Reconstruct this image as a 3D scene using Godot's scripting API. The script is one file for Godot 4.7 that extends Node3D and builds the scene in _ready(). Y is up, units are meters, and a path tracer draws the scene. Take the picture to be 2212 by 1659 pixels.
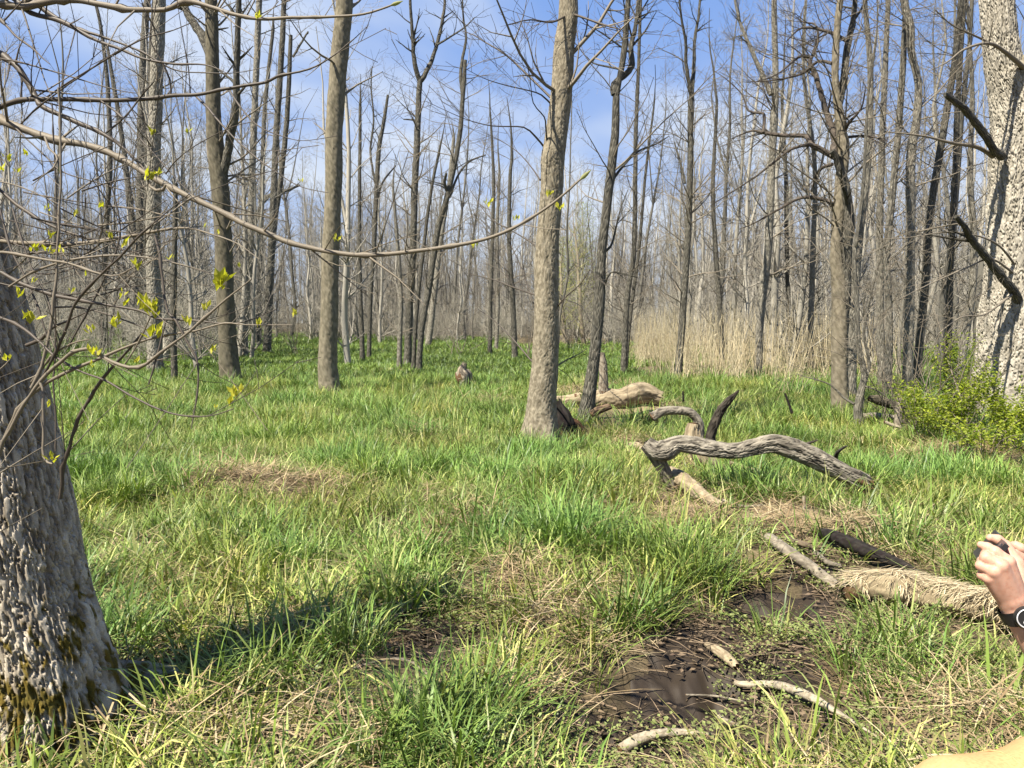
extends Node3D

# A wet spring meadow in a bare wood. Metres, y up, the camera looks along -Z.
const F := 1662.0          # focal length in the units of the sketch coordinates below (frame 2212 x 1659)
const CX := 1106.0
const CY := 829.5
const EYE := Vector3(0, 1.4, 0)
const PITCH := -0.0778
const K := 0.3414          # enlarged sketch -> frame

var rng := RandomNumberGenerator.new()
var least := 0.0016
var n_low := FastNoiseLite.new()
var n_mid := FastNoiseLite.new()
var n_cell := FastNoiseLite.new()
var n_plate := FastNoiseLite.new()
var n_patch := FastNoiseLite.new()
var used := {}
var M := {}
var mud_spots := []
var straw_spots := []
var clear_spots := []
var cx := cos(PITCH)
var sx := sin(PITCH)


class Geo:
	var v := PackedVector3Array()
	var n := PackedVector3Array()
	var uv := PackedVector2Array()
	var c := PackedColorArray()
	var i := PackedInt32Array()

	func tube(p: Array, sides: int, col: Color, cap := false) -> void:
		# p: Array of Vector4 (x, y, z, radius)
		var m := p.size()
		if m < 2:
			return
		var first := v.size()
		var side := Vector3.ZERO
		var along := 0.0
		for k in m:
			var a := Vector3(p[k].x, p[k].y, p[k].z)
			var pa: Vector4 = p[maxi(k - 1, 0)]
			var pb: Vector4 = p[mini(k + 1, m - 1)]
			var t := Vector3(pb.x - pa.x, pb.y - pa.y, pb.z - pa.z).normalized()
			if k == 0:
				side = t.cross(Vector3(0.31, 0.17, 0.93)).normalized()
			else:
				side = (side - t * side.dot(t)).normalized()
				along += a.distance_to(Vector3(p[k - 1].x, p[k - 1].y, p[k - 1].z))
			var b := t.cross(side)
			for s in sides + 1:
				var w := TAU * s / sides
				var d := side * cos(w) + b * sin(w)
				v.append(a + d * p[k].w)
				n.append(d)
				uv.append(Vector2(float(s) / sides, along))
				c.append(col)
		var row := sides + 1
		for k in m - 1:
			for s in sides:
				var q := first + k * row + s
				i.append_array([q, q + row, q + 1, q + 1, q + row, q + row + 1])
		if cap:
			for e in [0, m - 1]:
				var at := v.size()
				var pe: Vector4 = p[e]
				var pf: Vector4 = p[1] if e == 0 else p[m - 2]
				var nn := Vector3(pe.x - pf.x, pe.y - pf.y, pe.z - pf.z).normalized()
				v.append(Vector3(pe.x, pe.y, pe.z)); n.append(nn); uv.append(Vector2(0, 0)); c.append(col)
				for s in sides + 1:
					v.append(v[first + e * row + s]); n.append(nn); uv.append(Vector2(0.1, 0.1)); c.append(col)
				for s in sides:
					if e == 0:
						i.append_array([at, at + 1 + s, at + 2 + s])
					else:
						i.append_array([at, at + 2 + s, at + 1 + s])

	func tri(a: Vector3, b: Vector3, d: Vector3, col: Color) -> void:
		var nn := (d - a).cross(b - a).normalized()
		var k := v.size()
		for q in [a, b, d]:
			v.append(q); n.append(nn); uv.append(Vector2(q.x, q.z)); c.append(col)
		i.append_array([k, k + 1, k + 2])

	func mesh(mat: Material) -> ArrayMesh:
		var am := ArrayMesh.new()
		if v.is_empty():
			return am
		var arr := []
		arr.resize(Mesh.ARRAY_MAX)
		arr[Mesh.ARRAY_VERTEX] = v
		arr[Mesh.ARRAY_NORMAL] = n
		arr[Mesh.ARRAY_TEX_UV] = uv
		arr[Mesh.ARRAY_COLOR] = c
		arr[Mesh.ARRAY_INDEX] = i
		am.add_surface_from_arrays(Mesh.PRIMITIVE_TRIANGLES, arr)
		am.surface_set_material(0, mat)
		return am


# ---------------------------------------------------------------- small helpers
func rr(a: float, b: float) -> float:
	return rng.randf_range(a, b)


func numbered(called: String) -> String:
	var k: int = used.get(called, 0)
	used[called] = k + 1
	return called if k == 0 else "%s_%03d" % [called, k]


func thing(called: String, label: String, category: String, at := Vector3.ZERO, group := "") -> Node3D:
	var o := Node3D.new()
	o.name = numbered(called)
	add_child(o, true)
	o.position = at
	tag(o, label, category, group)
	return o


func tag(o: Node, label: String, category: String, group := "", kind := "") -> void:
	o.set_meta("label", label)
	o.set_meta("category", category)
	if group != "":
		o.set_meta("group", group)
	if kind != "":
		o.set_meta("kind", kind)


func part(called: String, m: Mesh, parent: Node, label := "") -> MeshInstance3D:
	var o := MeshInstance3D.new()
	o.name = called if parent != self else numbered(called)
	o.mesh = m
	parent.add_child(o, true)
	if label != "":
		o.set_meta("label", label)
	return o


func ray(x: float, y: float) -> Vector3:
	var u := (x - CX) / F
	var w := -(y - CY) / F
	return Vector3(u, sx + w * cx, -cx + w * sx)


func at_depth(x: float, y: float, d: float) -> Vector3:
	return EYE + ray(x, y) * d


func on_plane(x: float, y: float, z: float) -> Vector3:
	var d := ray(x, y)
	return EYE + d * (z / d.z)


func forward(p: Vector3) -> float:
	var q := p - EYE
	return q.y * sx - q.z * cx


func on_ground(x: float, y: float) -> Vector3:
	var d := ray(x, y)
	var h := 0.0
	var p := Vector3.ZERO
	for k in 8:
		p = EYE + d * ((h - EYE.y) / d.y)
		h = lerpf(h, gy(p.x, p.z), 0.7)
	p.y = gy(p.x, p.z)
	return p


func weight(spots: Array, x: float, z: float) -> float:
	var w := 0.0
	for s in spots:
		var dx: float = x - s[0]
		var dz: float = z - s[1]
		var q: float = (dx * dx + dz * dz) / (s[2] * s[2])
		if q < 6.0:
			w = maxf(w, exp(-q))
	return w


func gy(x: float, z: float) -> float:
	var h := n_low.get_noise_2d(x * 0.22, z * 0.22) * 0.09 + n_low.get_noise_2d(x * 1.3 + 40.0, z * 1.3) * 0.05 + n_low.get_noise_2d(x * 5.0, z * 5.0 + 9.0) * 0.018
	var r := -z
	if r > 18.0:
		h += smoothstep(18.0, 75.0, r) * (0.25 + 1.3 * smoothstep(-6.0, -34.0, x))
	for s in mud_spots:
		var q: float = ((x - s[0]) * (x - s[0]) + (z - s[1]) * (z - s[1])) / (s[2] * s[2])
		if q < 5.0:
			h -= s[3] * exp(-q)
	for s in straw_spots:
		var q: float = ((x - s[0]) * (x - s[0]) + (z - s[1]) * (z - s[1])) / (s[2] * s[2])
		if q < 5.0:
			h += s[3] * exp(-q)
	return h


func smooth_path(p: Array, step: float) -> Array:
	# Catmull-Rom through Vector4 points, about one point every step metres
	var out := []
	for k in p.size() - 1:
		var a: Vector4 = p[maxi(k - 1, 0)]
		var b: Vector4 = p[k]
		var c: Vector4 = p[k + 1]
		var d: Vector4 = p[mini(k + 2, p.size() - 1)]
		var l := Vector3(c.x - b.x, c.y - b.y, c.z - b.z).length()
		var m := clampi(int(ceil(l / step)), 1, 400)
		for s in m:
			var t := float(s) / m
			var q := 0.5 * ((2.0 * b) + (c - a) * t + (2.0 * a - 5.0 * b + 4.0 * c - d) * t * t + (3.0 * b - a - 3.0 * c + d) * t * t * t)
			q.w = maxf(lerpf(b.w, c.w, t), 0.0006)
			out.append(q)
	out.append(p[p.size() - 1])
	return out


func v4(p: Vector3, r: float) -> Vector4:
	return Vector4(p.x, p.y, p.z, r)


func v3(p: Vector4) -> Vector3:
	return Vector3(p.x, p.y, p.z)


# sketch: [x, y, width, x, y, width, ...] in an enlarged sketch whose corner is (ox, oy) -> Vector4 points on the plane z = z0 (+ dz towards the end), relative to rel
func sketch(ox: float, oy: float, s: Array, z0: float, dz: float, rel: Vector3, k := K) -> Array:
	var out := []
	var m := s.size() / 3
	for q in m:
		var z := z0 + dz * float(q) / maxf(m - 1, 1)
		var p := on_plane(ox + s[q * 3] * k, oy + s[q * 3 + 1] * k, z)
		out.append(v4(p - rel, maxf(s[q * 3 + 2] * k * 0.5 * forward(p) / F, 0.0012)))
	return out


func wobble(p: Array, amount: float, freq: float, key: float) -> Array:
	for k in p.size():
		var q: Vector4 = p[k]
		var f := n_low.get_noise_2d(q.y * freq + key, q.x * freq) * amount
		var g := n_low.get_noise_2d(q.y * freq, q.x * freq + key + 50.0) * amount
		p[k] = Vector4(q.x + f * q.w, q.y, q.z + g * q.w, q.w * (1.0 + 0.35 * amount * n_low.get_noise_2d(q.y * freq * 2.3 + key, 7.0)))
	return p


func twig(g: Geo, p: Vector3, dir: Vector3, length: float, r: float, level: int, wiggle: float, lift: float, col: Color) -> void:
	var m := clampi(int(length / 0.28) + 1, 2, 7)
	var pts := [v4(p, r)]
	var q := p
	var d := dir
	for k in m:
		d = (d + Vector3(rr(-1, 1), rr(-1, 1) + lift, rr(-1, 1)) * wiggle).normalized()
		q += d * length / m
		pts.append(v4(q, maxf(r * (1.0 - 0.75 * (k + 1.0) / m), least)))
	g.tube(pts, 5 if r > 0.03 else (4 if r > 0.012 else 3), col)
	if level <= 0:
		return
	var kids := int(clampf(length * 3.8, 3, 10))
	for k in kids:
		var t := (k + rr(0.4, 1.3)) / (kids + 0.3)
		var f := clampf(t, 0.12, 1.0) * m
		var a: Vector4 = pts[mini(int(f), m)]
		var b: Vector4 = pts[mini(int(f) + 1, m)]
		var at := a.lerp(b, f - floor(f))
		var ax := d.cross(Vector3(rr(-1, 1), rr(-1, 1), rr(-1, 1))).normalized()
		var nd := (v3(b) - v3(a)).normalized() if b != a else d
		nd = nd.rotated(ax, rr(0.5, 1.05))
		twig(g, v3(at), nd, length * rr(0.25, 0.5) * (1.15 - 0.4 * t), maxf(at.w * 0.6, least), level - 1, wiggle * 1.1, lift, col)


# a tube with bark relief in real geometry; p: Vector4 path
func bark_tube(p: Array, sides: int, step: float, amp: float, fu: float, stretch: float, ca: Color, cb: Color, flare := 0.0, moss := Color(0, 0, 0, 0), lumps := 0.08, ragged := 0.0, rough := 0.22) -> ArrayMesh:
	var pts := smooth_path(p, step)
	var m := pts.size()
	var g := Geo.new()
	var side := Vector3.ZERO
	var along := 0.0
	var rad0: float = pts[m / 2].w if m < 300 else pts[m / 4].w
	var deep := 1.0 if rad0 > 0.08 else 0.0
	for k in m:
		var a := v3(pts[k])
		var t := (v3(pts[mini(k + 1, m - 1)]) - v3(pts[maxi(k - 1, 0)])).normalized()
		if k == 0:
			side = t.cross(Vector3(0.2, 0.1, 0.97)).normalized()
		else:
			side = (side - t * side.dot(t)).normalized()
			along += a.distance_to(v3(pts[k - 1]))
		var b := t.cross(side)
		var r: float = pts[k].w
		var fl := flare * exp(-along / 0.22)
		for s in sides + 1:
			var w := TAU * (s % sides) / sides
			var d := side * cos(w) + b * sin(w)
			var q := Vector3(cos(w) * rad0 * fu, along * fu * stretch, sin(w) * rad0 * fu)
			q.x += n_low.get_noise_3d(q.x * 0.5, q.y * 1.1, q.z * 0.5) * 0.5
			q.z += n_low.get_noise_3d(q.x * 0.5 + 31.0, q.y * 1.1, q.z * 0.5) * 0.5
			var cell := n_cell.get_noise_3d(q.x, q.y, q.z) + 1.0
			var furrow := absf(n_low.get_noise_3d(q.x * 0.42 + 5.0, q.y * 0.34, q.z * 0.42))
			var plate := n_plate.get_noise_3d(q.x, q.y, q.z)
			var furrow2 := absf(n_low.get_noise_3d(q.x * 0.8 + 17.0, q.y * 0.24, q.z * 0.8))
			var ridge := lerpf(1.0, smoothstep(0.006, 0.07, furrow), deep) * smoothstep(0.0, 0.14, furrow2) * (0.72 + 0.28 * smoothstep(0.03, 0.11, cell)) + 0.12 * plate
			var fine := n_mid.get_noise_3d(q.x * 1.3, q.y * 2.2, q.z * 1.3)
			var big := n_low.get_noise_3d(cos(w) * 0.7 + p[0].x * 9.0, along * 1.3, sin(w) * 0.7)
			var rad := r * (1.0 + lumps * big) + amp * (ridge - 0.8 + rough * fine)
			if fl > 0.004:
				rad += r * fl * (0.75 + 0.6 * sin(w * 5.0 + 1.3) + 0.5 * big)
			var off := 0.0
			if ragged > 0.0 and k == m - 1:
				off = ragged * (0.5 + 0.9 * n_mid.get_noise_2d(s * 1.7, 3.0))
			g.v.append(a + d * rad + t * off)
			g.n.append(d)
			g.uv.append(Vector2(float(s) / sides, along))
			var mixing := clampf(0.5 + 1.1 * n_low.get_noise_3d(q.x * 0.5 + 9.0, q.y * 0.8, q.z * 0.5) + 0.2 * fine + 0.3 * plate, 0.0, 1.0)
			var col := ca.lerp(cb, mixing)
			if moss.a > 0.0:
				var edge := n_low.get_noise_3d(q.x * 0.35, q.y * 0.9 + 20.0, q.z * 0.35) + 0.5 * fine
				var mw := smoothstep(0.12, 0.4, edge + moss.a - along * 1.25)
				col = col.lerp(Color(moss.r, moss.g, moss.b).lerp(Color(moss.r * 1.5, moss.g * 1.25, moss.b), clampf(0.5 + fine, 0, 1)), mw)
			g.c.append(col)
	var row := sides + 1
	for k in m:
		for s in row:
			var u0 := g.v[k * row + (s - 1 if s > 0 else sides - 1)]
			var u1 := g.v[k * row + (s + 1 if s < sides else 1)]
			var d0 := g.v[maxi(k - 1, 0) * row + s]
			var d1 := g.v[mini(k + 1, m - 1) * row + s]
			g.n[k * row + s] = (u1 - u0).cross(d1 - d0).normalized() * 1.0
			if g.n[k * row + s].dot(g.v[k * row + s] - v3(pts[k])) < 0.0:
				g.n[k * row + s] = -g.n[k * row + s]
	for k in m - 1:
		for s in sides:
			var q := k * row + s
			g.i.append_array([q, q + row, q + 1, q + 1, q + row, q + row + 1])
	return g.mesh(M.vertex_bark)


# ---------------------------------------------------------------- materials
func noise(kind: int, freq: float, octaves: int, seed_: int) -> FastNoiseLite:
	var n := FastNoiseLite.new()
	n.noise_type = kind
	n.frequency = freq
	n.fractal_octaves = octaves
	n.seed = seed_
	if octaves < 2:
		n.fractal_type = FastNoiseLite.FRACTAL_NONE
	return n


func picture(n: FastNoiseLite, w: int, h: int, ramp: Array) -> ImageTexture:
	var g := n.get_seamless_image(w, h, false, false, 0.15, true)
	g.convert(Image.FORMAT_L8)
	var d := g.get_data()
	var out := PackedByteArray()
	out.resize(w * h * 3)
	var table := []
	for k in 256:
		var t := k / 255.0 * (ramp.size() - 1)
		var j := mini(int(t), ramp.size() - 2)
		table.append(ramp[j].lerp(ramp[j + 1], t - j))
	for k in w * h:
		var c: Color = table[d[k]]
		out[k * 3] = int(c.r * 255.0)
		out[k * 3 + 1] = int(c.g * 255.0)
		out[k * 3 + 2] = int(c.b * 255.0)
	return ImageTexture.create_from_image(Image.create_from_data(w, h, false, Image.FORMAT_RGB8, out))


func mat(color: Color, rough: float, tex: Texture2D = null, scale := Vector3.ONE, bump: Texture2D = null, bump_cm := 0.0, tri := false, vertex := false) -> StandardMaterial3D:
	var m := StandardMaterial3D.new()
	m.albedo_color = color
	m.roughness = rough
	m.metallic_specular = 0.35
	m.albedo_texture = tex
	m.uv1_scale = scale
	m.uv1_triplanar = tri
	m.vertex_color_use_as_albedo = vertex
	if bump:
		m.heightmap_enabled = true
		m.heightmap_texture = bump
		m.heightmap_scale = bump_cm
	return m


func s(r: float, g: float, b: float) -> Color:
	return Color(r, g, b).linear_to_srgb()


func make_materials() -> void:
	var fissure := noise(FastNoiseLite.TYPE_CELLULAR, 0.045, 1, 5)
	fissure.cellular_return_type = FastNoiseLite.RETURN_DISTANCE2_SUB
	var bump := picture(fissure, 256, 256, [Color.BLACK, Color(0.75, 0.75, 0.75), Color.WHITE])
	var mottle := noise(FastNoiseLite.TYPE_SIMPLEX_SMOOTH, 0.02, 5, 11)
	var grey := picture(mottle, 512, 512, [s(0.035, 0.033, 0.026), s(0.07, 0.066, 0.053), s(0.125, 0.118, 0.095), s(0.23, 0.217, 0.18)])
	var pale := picture(mottle, 512, 512, [s(0.075, 0.07, 0.056), s(0.145, 0.136, 0.11), s(0.235, 0.22, 0.18), s(0.36, 0.34, 0.285)])
	var dark := picture(mottle, 256, 256, [s(0.04, 0.033, 0.027), s(0.075, 0.062, 0.05), s(0.12, 0.10, 0.08)])
	var grain := picture(noise(FastNoiseLite.TYPE_SIMPLEX_SMOOTH, 0.06, 4, 3), 256, 256, [s(0.55, 0.53, 0.5), s(0.8, 0.8, 0.78), s(1, 1, 1)])
	var streak := picture(noise(FastNoiseLite.TYPE_SIMPLEX_SMOOTH, 0.03, 5, 17), 256, 256, [s(0.22, 0.18, 0.13), s(0.40, 0.34, 0.25), s(0.60, 0.53, 0.42)])
	M.grey_bark = mat(Color.WHITE, 0.9, grey, Vector3(2, 0.55, 1), bump, 2.2)
	M.grey_bark.uv1_scale = Vector3(2, 0.6, 1)
	M.pale_bark = mat(Color.WHITE, 0.9, pale, Vector3(2, 0.6, 1), bump, 2.2)
	M.dark_bark = mat(Color.WHITE, 0.85, dark, Vector3(1, 1.5, 1), bump, 0.8)
	M.far_bark = mat(Color.WHITE, 0.95, null, Vector3.ONE, null, 0.0, false, true)
	M.vertex_bark = mat(Color.WHITE, 0.92, grain, Vector3(9, 9, 9), null, 0.0, true, true)
	M.twig = mat(s(0.15, 0.13, 0.10), 0.8)
	M.young_bark = mat(s(0.17, 0.145, 0.11), 0.6, grain, Vector3(1, 9, 1))
	M.wet_twig = mat(s(0.075, 0.062, 0.05), 0.55, grain, Vector3(1, 9, 1))
	M.old_wood = mat(Color.WHITE, 0.85, streak, Vector3(3, 0.9, 1), bump, 1.0)
	M.rot = mat(s(0.09, 0.05, 0.025), 0.95, grain, Vector3(6, 6, 6), null, 0.0, true)
	M.black_wood = mat(s(0.03, 0.027, 0.024), 0.6, grain, Vector3(5, 5, 5), null, 0.0, true)
	M.ground = mat(Color.WHITE, 0.95, picture(noise(FastNoiseLite.TYPE_SIMPLEX_SMOOTH, 0.05, 5, 23), 512, 512, [s(0.30, 0.28, 0.25), s(0.62, 0.6, 0.56), s(1, 1, 1)]), Vector3(2.2, 2.2, 2.2), null, 0.0, true, true)
	M.mud = mat(s(0.030, 0.022, 0.015), 0.62, grain, Vector3(15, 15, 15), null, 0.0, true)
	M.mud.metallic_specular = 0.35
	M.blade = mat(Color.WHITE, 0.42, null, Vector3.ONE, null, 0.0, false, true)
	M.blade.backlight_enabled = true
	M.blade.backlight = Color(0.62, 0.66, 0.42)
	M.straw = mat(Color.WHITE, 0.75, null, Vector3.ONE, null, 0.0, false, true)
	M.straw.backlight_enabled = true
	M.straw.backlight = Color(0.5, 0.5, 0.45)
	M.leaf = mat(Color.WHITE, 0.5, null, Vector3.ONE, null, 0.0, false, true)
	M.leaf.backlight_enabled = true
	M.leaf.backlight = Color(0.95, 1.0, 0.6)


# ---------------------------------------------------------------- sky
func make_sky() -> PanoramaSkyMaterial:
	var w := 1024
	var h := 512
	var cloud := noise(FastNoiseLite.TYPE_SIMPLEX_SMOOTH, 0.9, 5, 77)
	var wide := noise(FastNoiseLite.TYPE_SIMPLEX_SMOOTH, 0.35, 3, 78)
	var img := Image.create_empty(w, h, false, Image.FORMAT_RGBF)
	var low := Color(0.265, 0.30, 0.34)
	var high := Color(0.040, 0.104, 0.272)
	for y in h:
		var el := PI * (0.5 - (y + 0.5) / h)
		var up := sin(el)
		for x in w:
			if up < -0.02:
				img.set_pixel(x, y, Color(0.10, 0.11, 0.07))
				continue
			var az := TAU * ((x + 0.5) / w - 0.5)
			var q := Vector2(sin(az), -cos(az)) * cos(el) / (maxf(up, 0.0) + 0.16)
			var q2 := Vector2(q.x * 0.8 + q.y * 0.6, (-q.x * 0.6 + q.y * 0.8) * 0.38)
			var t := clampf(1.0 - pow(1.0 - clampf(up, 0.0, 1.0), 3.6), 0.0, 1.0)
			var c := low.lerp(high, t)
			var f := wide.get_noise_2d(q.x * 1.1, q.y * 1.1) * 0.8 + cloud.get_noise_2d(q2.x * 1.6, q2.y * 1.6) * 1.0 + 0.12
			var a := smoothstep(-0.05, 0.7, f) * 0.66
			img.set_pixel(x, y, c.lerp(Color(0.295, 0.315, 0.335), a))
	var m := PanoramaSkyMaterial.new()
	m.panorama = ImageTexture.create_from_image(img)
	return m


# ---------------------------------------------------------------- ground
func make_ground() -> void:
	var rings := PackedFloat32Array()
	var r := 0.25
	while r < 420.0:
		rings.append(r)
		r += maxf(0.03, r * (0.012 if r < 7.0 else 0.03))
	var spokes := 420
	var v := PackedVector3Array()
	var c := PackedColorArray()
	var mud := PackedFloat32Array()
	for ring in rings:
		for k in spokes:
			# finer towards the meadow in view, still all the way round
			var t := float(k) / spokes
			var a := -PI + TAU * t
			a = a - 0.72 * sin(a)
			var x := sin(a) * ring
			var z := -cos(a) * ring
			var near := ring < 45.0
			var h := gy(x, z)
			var mw := weight(mud_spots, x, z) if near else 0.0
			var sw := weight(straw_spots, x, z) if near else 0.0
			if mw > 0.15:
				h += mw * 0.05 * n_mid.get_noise_2d(x * 6.0, z * 6.0) + mw * 0.02 * n_mid.get_noise_2d(x * 19.0, z * 19.0)
			v.append(Vector3(x, h, z))
			mud.append(mw)
			var p := n_patch.get_noise_2d(x * 2.2, z * 2.2)
			var col := Color(0.075, 0.06, 0.035).lerp(Color(0.19, 0.155, 0.09), clampf(0.5 + p * 1.3, 0, 1))
			col = col.lerp(Color(0.30, 0.245, 0.15), clampf(sw * 1.2, 0, 1))
			col = col.lerp(Color(0.03, 0.022, 0.014), clampf(mw * 1.5, 0, 1))
			c.append(col)
	var dry := PackedInt32Array()
	var wet := PackedInt32Array()
	for k in rings.size() - 1:
		for q in spokes:
			var a := k * spokes + q
			var b := k * spokes + (q + 1) % spokes
			var e := a + spokes
			var f := b + spokes
			var into := wet if (mud[a] + mud[f]) * 0.5 > 0.5 else dry
			into.append_array([a, e, b, b, e, f])
	var am := ArrayMesh.new()
	for it in [dry, wet]:
		if it.is_empty():
			continue
		var st := SurfaceTool.new()
		var arr := []
		arr.resize(Mesh.ARRAY_MAX)
		arr[Mesh.ARRAY_VERTEX] = v
		arr[Mesh.ARRAY_COLOR] = c
		arr[Mesh.ARRAY_INDEX] = it
		st.create_from_arrays(arr)
		st.generate_normals()
		st.commit(am)
		am.surface_set_material(am.get_surface_count() - 1, M.ground if it == dry else M.mud)
	var o := part("ground", am, self)
	tag(o, "wet meadow soil with dead straw and muddy hollows", "ground", "", "structure")


# ---------------------------------------------------------------- grass and straw
func blade(g: Geo, at: Vector3, az: float, height: float, width: float, lean: float, bend: float, col: Color) -> void:
	var out := Vector3(sin(az), 0, cos(az))
	var across := Vector3(cos(az), 0, -sin(az)).rotated(Vector3.UP, rr(-0.7, 0.7)) * width * 0.5
	var p := [at]
	var q := at
	var a := lean
	for k in 3:
		q += (Vector3.UP * cos(a) + out * sin(a)) * height / 3.0
		p.append(q)
		a += bend * (0.6 + 0.5 * k)
	var w := [0.75, 1.0, 0.75]
	var first := g.v.size()
	for k in 3:
		var d: Vector3 = (p[k + 1] - p[k]).normalized()
		var nn := across.cross(d).normalized()
		g.v.append(p[k] - across * w[k]); g.v.append(p[k] + across * w[k])
		for e in 2:
			g.n.append(nn); g.uv.append(Vector2(e, k / 3.0)); g.c.append(col)
	g.v.append(p[3]); g.n.append(across.cross(p[3] - p[2]).normalized()); g.uv.append(Vector2(0.5, 1)); g.c.append(col)
	for k in 2:
		var b := first + k * 2
		g.i.append_array([b, b + 2, b + 1, b + 1, b + 2, b + 3])
	g.i.append_array([first + 4, first + 6, first + 5])


func tuft(count: int, radius: float, h0: float, h1: float, width: float, lean: float, bend: float, cols: Array) -> ArrayMesh:
	var g := Geo.new()
	for k in count:
		var az := rr(0, TAU)
		var at := Vector3(sin(az), 0, cos(az)) * radius * sqrt(rng.randf())
		var c: Color = cols[rng.randi() % cols.size()]
		var t := rr(0.45, 1.35)
		blade(g, at - Vector3(0, 0.02, 0), az + rr(-0.9, 0.9), rr(h0, h1), width * rr(0.6, 1.3), lean * rr(0.2, 1.5), bend * rr(0.2, 1.6), Color(c.r * t, c.g * t, c.b * t))
	return g.mesh(M.blade)


func straw_tuft(count: int, radius: float, l0: float, l1: float, width: float, up: float, cols: Array) -> ArrayMesh:
	var g := Geo.new()
	for k in count:
		var az := rr(0, TAU)
		var at := Vector3(rr(-1, 1), 0, rr(-1, 1)) * radius
		var c: Color = cols[rng.randi() % cols.size()]
		var t := rr(0.7, 1.2)
		blade(g, at + Vector3(0, rr(0.0, 0.05), 0), az, rr(l0, l1), width * rr(0.6, 1.3), PI * 0.5 - rr(0.0, up), rr(0.0, 0.25), Color(c.r * t, c.g * t, c.b * t))
	return g.mesh(M.straw)


func scatter(called: String, label: String, category: String, m: Mesh, xf: Array, cols: Array) -> void:
	if xf.is_empty():
		return
	var mm := MultiMesh.new()
	mm.transform_format = MultiMesh.TRANSFORM_3D
	mm.use_colors = true
	mm.mesh = m
	mm.instance_count = xf.size()
	for k in xf.size():
		mm.set_instance_transform(k, xf[k])
		mm.set_instance_color(k, cols[k])
	var o := MultiMeshInstance3D.new()
	o.name = numbered(called)
	o.multimesh = mm
	add_child(o, true)
	tag(o, label, category, "", "stuff")


func spot(x: float, z: float, size: float, tall: float) -> Transform3D:
	var b := Basis(Vector3.UP, rr(0, TAU)) * Basis(Vector3.RIGHT, rr(-0.15, 0.15))
	return Transform3D(b.scaled(Vector3(size, size * tall, size)), Vector3(x, gy(x, z), z))


func fan(d0: float, d1: float) -> Vector2:
	var d := sqrt(lerpf(d0 * d0, d1 * d1, rng.randf()))
	return Vector2(d * rr(-0.80, 0.80), -d)


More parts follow.
